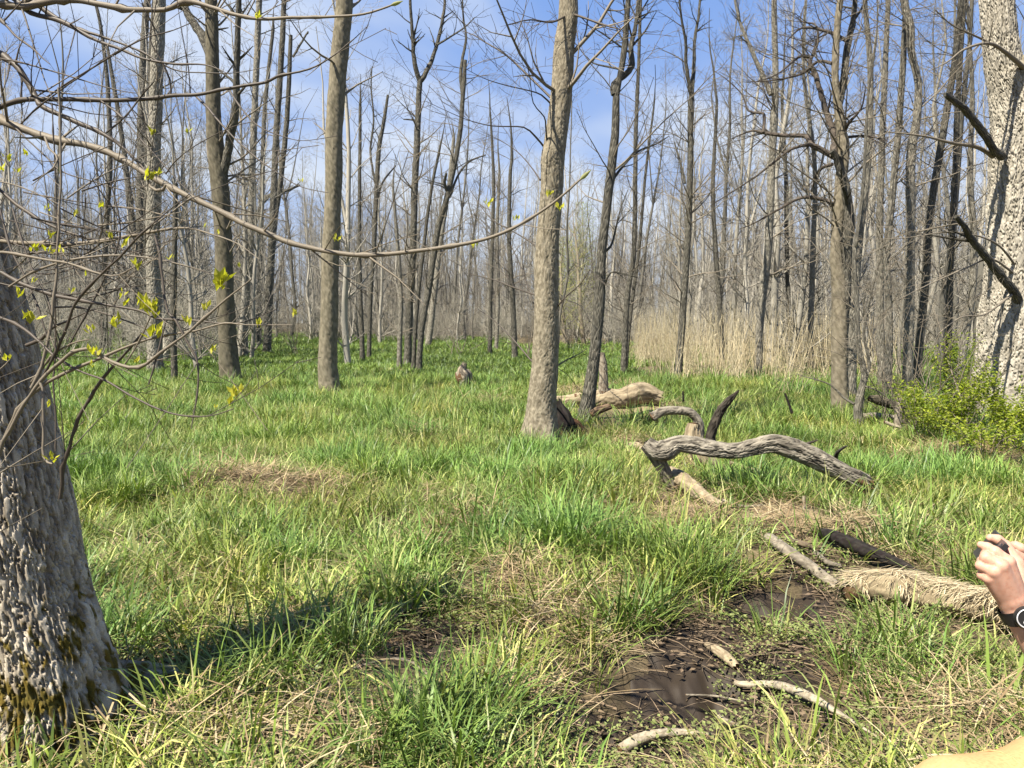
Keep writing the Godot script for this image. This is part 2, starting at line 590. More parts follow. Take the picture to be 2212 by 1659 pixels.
func make_grass() -> void:
	var gc := [Color(0.158, 0.240, 0.052), Color(0.209, 0.286, 0.070), Color(0.107, 0.179, 0.041), Color(0.295, 0.331, 0.122)]
	var bc := [Color(0.111, 0.191, 0.048), Color(0.160, 0.239, 0.064), Color(0.075, 0.139, 0.037)]
	var sc := [Color(0.391, 0.315, 0.187), Color(0.459, 0.383, 0.246), Color(0.289, 0.221, 0.128), Color(0.212, 0.162, 0.093)]
	var fine := []
	for k in 4:
		fine.append(tuft(22, 0.085, 0.10, 0.30, 0.0058, 0.55, 0.5, gc))
	var lush := []
	for k in 3:
		lush.append(tuft(22, 0.09, 0.16, 0.38, 0.0070, 0.45, 0.5, bc))
	var broad := []
	for k in 3:
		broad.append(tuft(10, 0.07, 0.12, 0.32, 0.0110, 0.6, 0.45, gc))
	var straws := []
	for k in 4:
		straws.append(straw_tuft(16, 0.09, 0.10, 0.30, 0.0042, 0.35, sc))
	var coarse := tuft(20, 0.12, 0.12, 0.26, 0.010, 0.5, 0.45, gc + bc)
	var names := ["fine", "lush", "broad", "straw"]
	var xf := {}
	var cl := {}
	var put := func(key: String, t: Transform3D, c: Color) -> void:
		if not xf.has(key):
			xf[key] = []
			cl[key] = []
		xf[key].append(t)
		cl[key].append(c)
	for zone in [[1.25, 4.6, 200.0, 1.0], [4.6, 9.5, 145.0, 1.02], [9.5, 18.0, 60.0, 1.25]]:
		var total := int(0.8 * (zone[1] * zone[1] - zone[0] * zone[0]) * zone[2])
		for k in total:
			var q := fan(zone[0], zone[1])
			var mw := weight(mud_spots, q.x, q.y)
			var sw := weight(straw_spots, q.x, q.y)
			var pn := n_patch.get_noise_2d(q.x, q.y)
			var pf := n_patch.get_noise_2d(q.x * 3.1 + 70.0, q.y * 3.1)
			var tone := 1.0 + 0.3 * n_patch.get_noise_2d(q.x * 0.7 + 11.0, q.y * 0.7)
			var yellow := clampf(0.5 + 1.2 * n_patch.get_noise_2d(q.x * 0.9 + 33.0, q.y * 0.9 - 20.0), 0, 1)
			var tint := Color(tone * lerpf(0.96, 1.16, yellow), tone, tone * lerpf(0.98, 0.9, yellow))
			var size: float = zone[3] * rr(0.75, 1.25) * (1.0 + 0.22 * pf + 0.12 * pn)
			if weight(clear_spots, q.x, q.y) > 0.5 and rng.randf() < 0.93:
				continue
			if mw > 0.42 + 0.25 * pf:
				if rng.randf() < 0.2:
					put.call("straw%d" % (k % 4), spot(q.x, q.y, size * 0.7, 0.6), Color(0.75, 0.68, 0.6) * rr(0.3, 1.0))
				continue
			var thin := clampf(0.22 - 0.8 * pf - 0.5 * pn, 0.03, 0.7) * clampf(1.25 - 0.12 * -q.y, 0.12, 1.0)
			if q.x > 0.5 and q.y > -9.0:
				thin = minf(thin + 0.05, 0.8)
			if -q.y < 4.6:
				thin = minf(thin + 0.12, 0.85)
			if rng.randf() < maxf(sw * 1.1, thin):
				put.call("straw%d" % (k % 4), spot(q.x, q.y, size * rr(0.8, 1.3), rr(0.8, 1.5)), Color(1, 1, 1).lerp(Color(0.62, 0.55, 0.48), rng.randf()))
				if rng.randf() < 0.72 or sw > 0.5:
					continue
			if pn + 0.5 * pf > 0.28 and rng.randf() < 0.85:
				put.call("lush%d" % (k % 3), spot(q.x, q.y, size * 0.95, rr(0.7, 1.1)), tint)
			elif pf < 0.05 and -q.y < 5.5 and rng.randf() < 0.6:
				put.call("broad%d" % (k % 3), spot(q.x, q.y, size, rr(0.7, 1.2)), tint)
			else:
				put.call("fine%d" % (k % 4), spot(q.x, q.y, size, rr(0.65, 1.15)), tint)
	var keys := xf.keys()
	keys.sort()
	for key in keys:
		var kind: String = key.left(key.length() - 1)
		var idx := int(key.right(1))
		var src: Array = {"fine": fine, "lush": lush, "broad": broad, "straw": straws}[kind]
		var lab: String = {"fine": "fresh green blades of meadow grass between the trees", "lush": "taller dark green tufts of meadow grass", "broad": "broad bladed light green grass in the wet foreground", "straw": "flattened dead tan grass stems lying on the ground"}[kind]
		scatter("dead_grass" if kind == "straw" else "grass", lab, "dead grass" if kind == "straw" else "grass", src[idx], xf[key], cl[key])
	# the meadow farther off
	var a := []
	var ac := []
	for zone in [[18.0, 34.0, 24.0, 1.5], [34.0, 78.0, 7.0, 2.3]]:
		var total := int(0.8 * (zone[1] * zone[1] - zone[0] * zone[0]) * zone[2])
		for k in total:
			var q := fan(zone[0], zone[1])
			var pn := n_patch.get_noise_2d(q.x * 0.4, q.y * 0.4)
			if q.x > 0.0 and -q.y > 44.0 + 14.0 * pn:
				continue
			if -q.y > 62.0 + 12.0 * pn:
				continue
			if q.x / -q.y > 0.16 and -q.y > 17.0 and rng.randf() < 0.6:
				continue
			if weight(straw_spots, q.x, q.y) > 0.45:
				continue
			var tone := 1.1 + 0.35 * pn
			a.append(spot(q.x, q.y, zone[3] * rr(0.8, 1.2), rr(0.5, 0.8)))
			ac.append(Color(tone, tone, tone * 0.9))
	scatter("grass", "green grass of the meadow running back to the far trees", "grass", coarse, a, ac)


func make_reeds() -> void:
	var cols := [Color(0.442, 0.374, 0.246), Color(0.510, 0.451, 0.323), Color(0.357, 0.297, 0.196)]
	var meshes := []
	for k in 4:
		var g := Geo.new()
		for j in 11:
			var at := Vector3(rr(-0.3, 0.3), -0.05, rr(-0.3, 0.3))
			var h := rr(0.8, 2.3)
			var tip := at + Vector3(rr(-0.22, 0.22) * h, h, rr(-0.22, 0.22) * h)
			var c: Color = cols[rng.randi() % 3]
			var midp := at.lerp(tip, 0.5) + Vector3(rr(-0.03, 0.03), 0, rr(-0.03, 0.03))
			g.tube([v4(at, 0.0065), v4(midp, 0.0055), v4(tip, 0.003)], 3, c)
			if rng.randf() < 0.3:
				blade(g, at.lerp(tip, rr(0.3, 0.8)), rr(0, TAU), rr(0.2, 0.5), 0.012, rr(0.4, 1.2), 0.5, c)
		for j in 8:
			blade(g, Vector3(rr(-0.3, 0.3), 0, rr(-0.3, 0.3)), rr(0, TAU), rr(0.3, 0.7), 0.010, rr(0.2, 1.0), 0.5, cols[rng.randi() % 3])
		meshes.append(g.mesh(M.straw))
	var xf := [[], [], [], []]
	var cl := [[], [], [], []]
	for k in 2800:
		var q := fan(13.8, 34.0)
		var u := q.x / -q.y
		var d := -q.y
		var edge := n_patch.get_noise_2d(q.x * 0.6, q.y * 0.6)
		var start := 15.5 + 2.5 * edge + 60.0 * maxf(0.0, 0.24 - u) + 14.0 * maxf(0.0, u - 0.44)
		if u < 0.16 or u > 0.50 or d < start - 1.5:
			continue
		var thick := smoothstep(start - 2.0, start + 9.0, d) * (0.42 + 0.9 * absf(n_patch.get_noise_2d(q.x * 1.4, q.y * 1.4))) * smoothstep(0.50, 0.42, u)
		if rng.randf() > thick * 0.9 + 0.05:
			continue
		xf[k % 4].append(spot(q.x, q.y, rr(0.8, 1.1), rr(0.55, 0.85) + 0.3 * thick))
		var t := rr(0.75, 1.1)
		cl[k % 4].append(Color(t, t, t * 0.95))
	for k in 4:
		scatter("reeds", "dry tan reeds standing in a bed at the right of the meadow", "reeds", meshes[k], xf[k], cl[k])


func make_litter() -> void:
	var g := Geo.new()
	for k in 7:
		var a := rr(0, TAU)
		var p := Vector3(rr(-0.1, 0.1), rr(0.004, 0.02), rr(-0.1, 0.1))
		var d := Vector3(sin(a), rr(-0.1, 0.15), cos(a))
		var l := rr(0.05, 0.22)
		g.tube([v4(p, rr(0.0015, 0.004)), v4(p + d * l * 0.5 + Vector3(0, rr(0, 0.012), 0), 0.002), v4(p + d * l, 0.001)], 4, Color(0.16, 0.12, 0.08) * rr(0.4, 1.6))
	for k in 10:
		var a := rr(0, TAU)
		leaf(g, Vector3(rr(-0.12, 0.12), rr(0.004, 0.02), rr(-0.12, 0.12)), Vector3(sin(a), rr(-0.1, 0.3), cos(a)).normalized(), rr(0.02, 0.05), 0.55, Color(0.085, 0.062, 0.04) * rr(0.4, 1.7))
	var m := g.mesh(M.straw)
	var xf := []
	var cl := []
	for k in 2600:
		var q := fan(1.3, 7.5)
		if weight(mud_spots, q.x, q.y) < 0.25 and rng.randf() < 0.55:
			continue
		xf.append(spot(q.x, q.y, rr(0.6, 1.2), 1.0))
		cl.append(Color.WHITE * rr(0.6, 1.3))
	scatter("litter", "dead leaves and bits of twig lying on the mud", "litter", m, xf, cl)


func make_seedlings() -> void:
	var g := Geo.new()
	for k in 9:
		var a := rr(0, TAU)
		var p := Vector3(sin(a), 0, cos(a)) * rr(0.01, 0.07) + Vector3(0, rr(0.02, 0.07), 0)
		leaf(g, p, Vector3(sin(a), rr(0.1, 0.6), cos(a)).normalized(), rr(0.010, 0.019), 0.75, Color(0.33, 0.38, 0.14) * rr(0.7, 1.1))
	var m := g.mesh(M.leaf)
	var xf := []
	var cl := []
	for k in 7500:
		var q := fan(1.3, 5.0)
		var pf := n_patch.get_noise_2d(q.x * 2.3 - 40.0, q.y * 2.3)
		var bias := 0.15 * smoothstep(3.8, 2.4, -q.y)
		if pf + bias < 0.12:
			continue
		xf.append(spot(q.x, q.y, rr(0.7, 1.3), 1.0))
		cl.append(Color.WHITE * rr(0.7, 1.15))
	scatter("ground_cover", "small round pale green seedling leaves on the wet ground", "ground cover", m, xf, cl)


func leaf(g: Geo, p: Vector3, d: Vector3, size: float, wide: float, col: Color) -> void:
	var side := d.cross(Vector3(rr(-0.5, 0.5), 1, rr(-0.5, 0.5))).normalized()
	var up := side.cross(d)
	var m := p + d * size * 0.5 - up * size * 0.06
	var t := p + d * size
	var l := p + d * size * 0.5 + side * size * 0.5 * wide + up * size * 0.08
	var r := p + d * size * 0.5 - side * size * 0.5 * wide + up * size * 0.08
	g.tri(p, l, m, col); g.tri(l, t, m, col); g.tri(p, m, r, col); g.tri(m, t, r, col)


# ---------------------------------------------------------------- trees
# path: [x, y, width, ...] in the frame's own coordinates from the ground upwards
func tree(label: String, path: Array, o := {}) -> Node3D:
	var b := on_ground(path[0], path[1])
	var root := thing(o.get("name", "bare_tree"), label, o.get("category", "tree"), b, o.get("group", ""))
	var material: Material = o.get("mat", M.grey_bark)
	var p := sketch(0, 0, path, b.z, o.get("dz", 0.0), b, 1.0)
	if not o.has("relief"):
		for k in p.size():
			p[k] = Vector4(p[k].x, p[k].y, p[k].z, p[k].w * 0.88)
	var foot: Vector4 = p[0]
	p.insert(0, Vector4(foot.x, -0.15, foot.z, foot.w * 1.1))
	if o.get("top", 13.0) > 0.0:
		var last := v3(p[-1])
		var d := (last - v3(p[-2])).normalized()
		var r: float = p[-1].w
		var top: float = o.get("top", 13.0)
		var m := 5
		for k in m:
			d = (d + Vector3(rr(-0.12, 0.12), 0.25, rr(-0.12, 0.12))).normalized()
			last += d * maxf(top - p[-1].y, 0.6) / (m - k + 0.5)
			p.append(v4(last, maxf(r * (1.0 - 0.85 * (k + 1.0) / m), 0.008)))
	var fine := wobble(smooth_path(p, 0.22), 0.14, 1.1, b.x * 7.0)
	var w: float = foot.w
	for k in mini(6, fine.size()):
		var q: Vector4 = fine[k]
		q.w *= 1.0 + 0.35 * exp(-maxf(q.y, 0.0) / 0.12)
		fine[k] = q
	if o.has("relief"):
		var rel: Array = o.relief
		part("trunk", bark_tube(p, rel[0], rel[1], rel[2], rel[3], 0.3, o.ca, o.cb, rel[4]), root)
	else:
		var tg := Geo.new()
		tg.tube(fine, 14 if w > 0.09 else 8, Color.WHITE, o.get("top", 13.0) <= 0.0)
		part("trunk", tg.mesh(material), root)
	for br in o.get("branches", []):
		var bg := Geo.new()
		var bp := wobble(smooth_path(sketch(br[0], br[1], br[2], b.z, br[3], b), 0.12), 0.3, 3.0, rr(0, 90))
		bg.tube(bp, 7, Color.WHITE, true)
		var kids: int = br[4] if br.size() > 4 else 6
		for k in kids:
			var q: int = clampi(int(rr(0.25, 1.0) * bp.size()), 1, bp.size() - 1)
			var dd := (v3(bp[q]) - v3(bp[q - 1])).normalized()
			dd = dd.rotated(dd.cross(Vector3(rr(-1, 1), rr(-1, 1), rr(-1, 1))).normalized(), rr(0.5, 1.1))
			twig(bg, v3(bp[q]), dd, rr(0.35, 1.0), maxf(bp[q].w * 0.5, 0.003), 1, 0.22, 0.1, Color.WHITE)
		part("branch", bg.mesh(o.get("branch_mat", material)), root)
	# fine branches
	var nb: int = int(o.get("twigs", 16) * 1.5)
	var h0: float = o.get("low", 1.5)
	for k in nb:
		var tries := 0
		var q := int(rr(0.1, 1.0) * (fine.size() - 1))
		while fine[q].y < h0 and tries < 12:
			q = int(rr(0.1, 1.0) * (fine.size() - 1))
			tries += 1
		if fine[q].y < h0:
			continue
		var az := rr(0, TAU)
		var up := rr(0.2, 1.1)
		var cg := Geo.new()
		twig(cg, v3(fine[q]), Vector3(sin(az), up, cos(az)).normalized(), rr(0.5, 1.0) * o.get("reach", 1.5) * 1.15, clampf(fine[q].w * 0.22, 0.004, 0.03), o.get("level", 2), 0.2, 0.18, Color.WHITE)
		part("branch", cg.mesh(M.twig), root)
	return root


func far_tree(height: float, r: float, spread: float, branches: int, col: Color, tcol: Color, joined := false) -> Array:
	var tg := Geo.new()
	var p := []
	var x := 0.0
	var z := 0.0
	for k in 9:
		var t := k / 8.0
		p.append(Vector4(x, -0.3 + height * t, z, maxf(r * pow(1.0 - t, 0.75), 0.012)))
		x += rr(-0.02, 0.02) * height
		z += rr(-0.02, 0.02) * height
	if rng.randf() < 0.4:
		var f := smooth_path(p, 0.7)
		var q: Vector4 = f[int(f.size() * rr(0.3, 0.55))]
		var a := rr(0, TAU)
		var d := Vector3(sin(a) * 0.25, 1, cos(a) * 0.25).normalized()
		var e := []
		for k in 5:
			e.append(v4(v3(q) + d * height * 0.11 * k, q.w * (0.75 - 0.16 * k)))
			d = (d + Vector3(0, 0.1, 0) + Vector3(rr(-0.1, 0.1), 0, rr(-0.1, 0.1))).normalized()
		tg.tube(e, 5, col)
	p = smooth_path(p, 0.9)
	tg.tube(p, 7, col)
	var cg: Geo = tg if joined else Geo.new()
	for k in branches:
		var t := pow(rr(0.03, 1.0), 0.8)
		var q: Vector4 = p[int(t * (p.size() - 1))]
		var az := rr(0, TAU)
		var lift := rr(0.5, 1.5)
		twig(cg, v3(q), Vector3(sin(az), lift, cos(az)).normalized(), spread * rr(0.4, 1.0) * (1.25 - 0.6 * t), clampf(q.w * 0.3, 0.006, 0.035), 2, 0.16, 0.3, tcol)
	return [tg.mesh(M.far_bark), cg.mesh(M.far_bark)]


func make_far_woods() -> void:
	least = 0.0036
	var protos := []
	var tones := [[Color(0.15, 0.142, 0.12), Color(0.17, 0.16, 0.136)], [Color(0.30, 0.284, 0.24), Color(0.24, 0.226, 0.19)], [Color(0.105, 0.10, 0.085), Color(0.13, 0.124, 0.105)], [Color(0.235, 0.22, 0.185), Color(0.20, 0.19, 0.16)]]
	for k in 8:
		var tn: Array = tones[k % 4]
		protos.append(far_tree(rr(11.0, 18.0), rr(0.07, 0.14), rr(1.6, 2.8), 56, tn[0], tn[1]))
	var labels := ["dark grey bare tree", "pale bare tree", "blackish bare tree", "light brown bare tree"]
	var firsts := {}
	var placed := []
	var made := 0
	var guard := 0
	while made < 230 and guard < 9000:
		guard += 1
		var q := fan(19.0, 66.0)
		var u := q.x / -q.y
		var d := -q.y
		var keep := 0.12
		if d > 46.0:
			keep = 0.8
		if u > 0.12 and d > 30.0:
			keep = 1.0
		if u > 0.36 and d > 17.0:
			keep = 0.8
		if u < -0.3 and d > 27.0:
			keep = 0.55
		if absf(u) < 0.2 and d < 40.0:
			keep = 0.02
		if rng.randf() > keep:
			continue
		var ok := true
		for o in placed:
			if o.distance_to(q) < 0.8:
				ok = false
				break
		if not ok:
			continue
		placed.append(q)
		var kind := rng.randi() % 8
		if u > 0.3:
			kind = [1, 5, 3, 7, 1, 5, 0, 2][kind]
		var root: Node3D
		var at := Vector3(q.x, gy(q.x, q.y), q.y)
		if firsts.has(kind):
			root = firsts[kind].duplicate()
			root.name = numbered("woodland_tree")
			add_child(root, true)
			root.position = at
		else:
			root = thing("woodland_tree", labels[kind % 4], "tree", at, "bare trees of the woods behind the meadow")
			part("trunk", protos[kind][0], root)
			part("crown", protos[kind][1], root)
			firsts[kind] = root
		var sc := rr(0.7, 1.15)
		root.transform = Transform3D(Basis(Vector3.UP, rr(0, TAU)) * Basis(Vector3.RIGHT, rr(-0.07, 0.07)), at).scaled_local(Vector3(sc, sc * rr(0.9, 1.15), sc))
		var where := "behind the reeds" if u > 0.14 and u < 0.42 else ("at the right, left of the huge pale tree" if u >= 0.42 else ("behind the middle of the meadow" if u > -0.2 else ("left of the meadow" if u > -0.45 else "at the far left behind twigs")))
		root.set_meta("label", "%s %s" % [labels[kind % 4], ("near and " if d < 38.0 else ("farther back " if d > 54.0 else "")) + where])
		root.set_meta("group", "bare trees standing " + where)
		made += 1
	# beyond them the wood reads as one mass
	var joined := []
	for k in 5:
		var tn: Array = tones[k % 4]
		joined.append(far_tree(rr(11.0, 16.0), rr(0.08, 0.13), rr(1.6, 2.6), 46, tn[0], tn[1], true)[0])
	var xf := [[], [], [], [], []]
	var cl := [[], [], [], [], []]
	for k in 1500:
		var q := fan(64.0, 150.0)
		var sc := rr(0.7, 1.2)
		xf[k % 5].append(Transform3D(Basis(Vector3.UP, rr(0, TAU)).scaled(Vector3(sc, sc * rr(0.85, 1.15), sc)), Vector3(q.x, gy(q.x, q.y), q.y)))
		var t := rr(0.8, 1.2)
		cl[k % 5].append(Color(t, t, t))
	for k in 5:
		scatter("distant_woods", "grey mass of bare trees at the far edge of the woods", "woods", joined[k], xf[k], cl[k])
	# bare underwood
	for kk in 3:
		var g := Geo.new()
		for k in 7:
			var az := rr(0, TAU)
			twig(g, Vector3(rr(-0.3, 0.3), -0.1, rr(-0.3, 0.3)), Vector3(sin(az) * 0.4, 1, cos(az) * 0.4).normalized(), rr(1.2, 3.4), rr(0.008, 0.02), 2, 0.14, 0.12, Color(0.26, 0.245, 0.21) * rr(0.8, 1.2))
		var bx := []
		var bcl := []
		for k in 360:
			var q := fan(24.0, 85.0)
			var u := q.x / -q.y
			if u > -0.35 and u < 0.12 and -q.y < 50.0:
				continue
			if u >= 0.12 and -q.y < 34.0:
				continue
			bx.append(spot(q.x, q.y, rr(0.7, 1.3), rr(0.8, 1.2)))
			var t := rr(0.75, 1.2)
			bcl.append(Color(t, t, t * 0.95))
		scatter("underwood", "bare grey brown brush under the far trees", "brush", g.mesh(M.far_bark), bx, bcl)


func make_trees() -> void:
	least = 0.0024
	# --- left side, from the frame's edge inwards
	tree("slim dark tree with a bent top, leftmost of the upright trees", [222, 758, 17, 223, 640, 14, 230, 480, 13, 238, 340, 12, 232, 180, 10, 218, 60, 8, 205, 0, 7], {"top": 9.0, "twigs": 20, "low": 1.2})
	tree("straight brown grey tree close behind the left of the pale pillar-like trunk", [298, 742, 24, 302, 560, 21, 304, 380, 20, 306, 220, 19, 313, 60, 17, 318, 0, 15], {"top": 16.0, "twigs": 22, "low": 2.5})
	tree("slender tree leaning into the fork of two trunks at the left", [296, 738, 14, 293, 560, 13, 280, 420, 12, 258, 260, 11, 240, 150, 9, 232, 100, 6], {"top": 0.0, "twigs": 14, "low": 1.6})
	tree("thick light grey trunk third from the left, clean and straight", [337, 802, 37, 334, 700, 34, 330, 500, 33, 332, 340, 32, 338, 180, 31, 345, 0, 29], {"top": 17.0, "twigs": 16, "low": 3.5, "mat": M.pale_bark})
	tree("thin grey tree just behind the thick light trunk", [318, 745, 14, 316, 560, 13, 318, 300, 12, 326, 100, 11, 334, 0, 10], {"top": 15.0, "twigs": 14, "low": 3.0})
	tree("short dead snag with a broken flat top at the left", [374, 722, 15, 376, 600, 14, 378, 480, 12, 379, 396, 11], {"name": "dead_snag", "top": 0.0, "twigs": 3, "low": 1.0})
	tree("dark forked trunk left of centre with a thick upper limb", [498, 832, 46, 492, 740, 38, 485, 600, 36, 479, 450, 37, 464, 300, 34, 459, 150, 28, 456, 0, 25], {"top": 15.0, "twigs": 20, "low": 2.6, "relief": [40, 0.05, 0.012, 30.0, 0.4], "ca": Color(0.083, 0.075, 0.053), "cb": Color(0.150, 0.135, 0.098), "branches": [[0, 0, [1360, 470, 52, 1280, 230, 56, 1190, 90, 48, 1140, -60, 40, 1080, -260, 24], -0.6, 8], [0, 0, [1410, 1130, 60, 1450, 900, 52, 1490, 700, 48, 1500, 350, 40, 1510, 0, 34, 1520, -400, 20], 0.8, 10]]})
	tree("slim pale grey tree with even bark right of the dark forked trunk", [526, 772, 21, 530, 650, 19, 540, 546, 17, 546, 341, 16, 553, 170, 15, 560, 0, 14], {"top": 16.0, "twigs": 18, "low": 2.4, "mat": M.pale_bark})
	tree("slim dark tree that leans slightly right, before the meadow's back", [576, 766, 18, 580, 650, 17, 586, 546, 17, 596, 307, 15, 607, 136, 14, 614, 0, 12], {"top": 16.0, "twigs": 18, "low": 2.4})
	tree("thin broken-topped tree leaning against the slim dark one", [580, 764, 12, 588, 560, 13, 594, 478, 13, 608, 375, 13, 621, 239, 12, 628, 76, 9], {"name": "dead_snag", "top": 0.0, "twigs": 12, "low": 2.4, "branches": [[0, 0, [1855, 360, 14, 1900, 280, 14, 1950, 200, 10], -0.4, 2], [0, 0, [1610, 1440, 26, 1640, 1330, 28, 1700, 1240, 26, 1800, 1210, 20, 1900, 1170, 12], -0.8, 4]]})
	tree("short grey trunk between two slim trees left of centre", [558, 745, 15, 562, 600, 13, 566, 420, 12, 572, 240, 10, 590, 60, 8], {"top": 13.0, "twigs": 16, "low": 2.0})
	tree("thick straight trunk at the left of the middle, pale foot and dark top", [710, 852, 47, 708, 780, 40, 712, 650, 37, 714, 546, 37, 721, 400, 36, 722, 273, 37, 735, 102, 37, 744, 0, 36], {"top": 16.0, "twigs": 12, "low": 3.0, "relief": [44, 0.04, 0.010, 34.0, 0.35], "ca": Color(0.120, 0.108, 0.076), "cb": Color(0.224, 0.200, 0.148)})
	tree("thin straight tree right of the thick trunk in the middle", [783, 782, 13, 779, 650, 11, 776, 546, 10, 777, 380, 9, 778, 225, 7], {"top": 9.0, "twigs": 18, "low": 1.4, "reach": 1.8})
	tree("lichen spotted thin trunk in the cluster left of centre", [797, 775, 11, 800, 640, 11, 807, 546, 12, 817, 341, 11, 828, 270, 9, 838, 205, 6], {"name": "dead_snag", "top": 0.0, "twigs": 12, "low": 2.0, "branches": [[708, 0, [300, 1160, 16, 270, 960, 14, 290, 760, 12, 275, 560, 9, 280, 420, 6], -0.3, 6], [708, 0, [310, 1280, 12, 350, 1150, 12, 430, 1050, 8], -0.5, 3]]})
	tree("forked tree in the centre whose two limbs make a narrow V", [880, 793, 20, 884, 680, 18, 892, 546, 17, 896, 400, 17, 901, 300, 16, 904, 220, 14, 908, 171, 13], {"top": 0.0, "twigs": 16, "low": 2.0, "branches": [[708, 0, [586, 520, 34, 550, 400, 30, 535, 200, 22, 520, 0, 18, 500, -300, 10], 0.5, 12], [708, 0, [590, 510, 34, 650, 400, 28, 690, 280, 24, 730, 100, 20, 750, -100, 14, 790, -400, 8], -0.5, 12], [708, 0, [690, 285, 14, 780, 230, 12, 870, 170, 9, 930, 110, 6], -0.8, 5], [708, 0, [575, 780, 18, 540, 760, 12, 480, 755, 8], -0.3, 2]]})
	tree("thin stem left of the forked centre tree, in one clump with it", [862, 797, 13, 864, 720, 12, 866, 640, 11, 858, 520, 9, 850, 420, 7], {"top": 6.5, "twigs": 12, "low": 1.0, "mat": M.pale_bark})
	tree("spotted leaning trunk right of the forked centre tree", [905, 803, 16, 910, 720, 15, 930, 600, 15, 945, 500, 15, 967, 420, 14, 991, 307, 12, 1000, 205, 11, 1005, 130, 9], {"top": 0.0, "twigs": 14, "low": 2.2, "branches": [[708, 0, [855, 600, 26, 840, 480, 22, 850, 380, 20, 875, 240, 16, 855, 80, 12, 850, -200, 7], -0.4, 8], [708, 0, [760, 1230, 22, 740, 1150, 20, 750, 1095, 16], 0.3, 2], [708, 0, [770, 1250, 16, 830, 1100, 14, 900, 1020, 11, 1000, 980, 7], -0.6, 6]]})
	tree("thin upright stem between the forked and the spotted trunks", [893, 800, 11, 898, 700, 10, 912, 560, 9, 930, 420, 8, 950, 320, 6], {"top": 7.0, "twigs": 12, "low": 1.6})
	tree("leaning white barked birch behind the centre clump", [924, 752, 17, 932, 690, 15, 940, 620, 14, 952, 520, 12, 966, 430, 10, 980, 300, 8], {"top": 12.0, "twigs": 14, "low": 2.0, "mat": M.pale_bark})
	tree("thin dark tree far in the middle of the meadow", [1058, 765, 11, 1060, 640, 10, 1064, 500, 9, 1066, 380, 8, 1060, 260, 5], {"top": 12.0, "twigs": 22, "low": 1.5, "reach": 1.7})
	tree("paler of two close thin trees far in the middle", [1072, 758, 10, 1076, 640, 9, 1074, 500, 8, 1078, 400, 7], {"top": 11.0, "twigs": 20, "low": 1.5, "reach": 1.7, "mat": M.pale_bark})
	tree("slim tree half hidden behind the left edge of the big centre trunk", [1112, 775, 15, 1108, 660, 13, 1100, 520, 11, 1102, 380, 9], {"top": 10.0, "twigs": 18, "low": 1.2, "reach": 1.6})
	# --- the big trunk in the middle and its neighbour
	tree("big centre trunk with a knobbly bulge halfway up, lit from the left", [1165, 948, 78, 1168, 900, 64, 1172, 850, 60, 1178, 780, 57, 1180, 700, 54, 1182, 546, 50, 1192, 410, 47, 1194, 345, 52, 1200, 307, 49, 1213, 205, 46, 1219, 102, 44, 1228, 0, 41], {"top": 14.0, "twigs": 8, "low": 3.2, "relief": [100, 0.014, 0.009, 48.0, 0.45], "ca": Color(0.142, 0.124, 0.090), "cb": Color(0.277, 0.247, 0.187), "branch_mat": M.wet_twig, "branches": [
		[708, 0, [1425, 630, 16, 1290, 500, 14, 1130, 350, 12, 1000, 270, 9, 930, 225, 7, 850, 195, 4], -1.0, 9],
		[708, 0, [1415, 660, 12, 1350, 600, 10, 1280, 575, 8, 1130, 540, 7, 1000, 500, 5, 880, 440, 3], 0.8, 6],
		[708, 0, [1372, 935, 14, 1310, 860, 12, 1240, 805, 10, 1100, 800, 8, 1000, 790, 7, 850, 745, 5, 620, 640, 3], 0.6, 7],
		[708, 0, [1390, 940, 12, 1380, 800, 10, 1370, 740, 9, 1300, 650, 7, 1280, 500, 5, 1240, 330, 3], 0.9, 5],
		[708, 0, [1345, 1140, 10, 1290, 1060, 8, 1200, 960, 6, 1080, 880, 4], -0.8, 6],
		[708, 0, [1530, 85, 18, 1600, 105, 14, 1740, 155, 12, 1850, 185, 8], 0.5, 4],
		[708, 0, [1540, 80, 14, 1420, 140, 12, 1280, 125, 9, 1130, 160, 6], 0.8, 6],
		[708, 0, [1380, 1640, 12, 1320, 1560, 10, 1200, 1480, 8, 1030, 1380, 6, 900, 1200, 4], -1.0, 6],
		[708, 531, [1330, 440, 12, 1290, 330, 10, 1230, 150, 7, 1160, 0, 5], -0.6, 5],
		[708, 531, [1310, 310, 11, 1180, 265, 9, 1050, 215, 7, 880, 175, 4], -0.8, 7],
		[708, 531, [1380, 815, 14, 1300, 740, 11, 1180, 600, 9, 1060, 480, 6, 950, 400, 4], -1.1, 9],
		[708, 531, [1390, 815, 12, 1480, 740, 9, 1580, 690, 6, 1640, 650, 4], -0.7, 5],
		[708, 531, [1440, 400, 11, 1510, 320, 9, 1600, 240, 6, 1660, 150, 4], 0.6, 5]]})
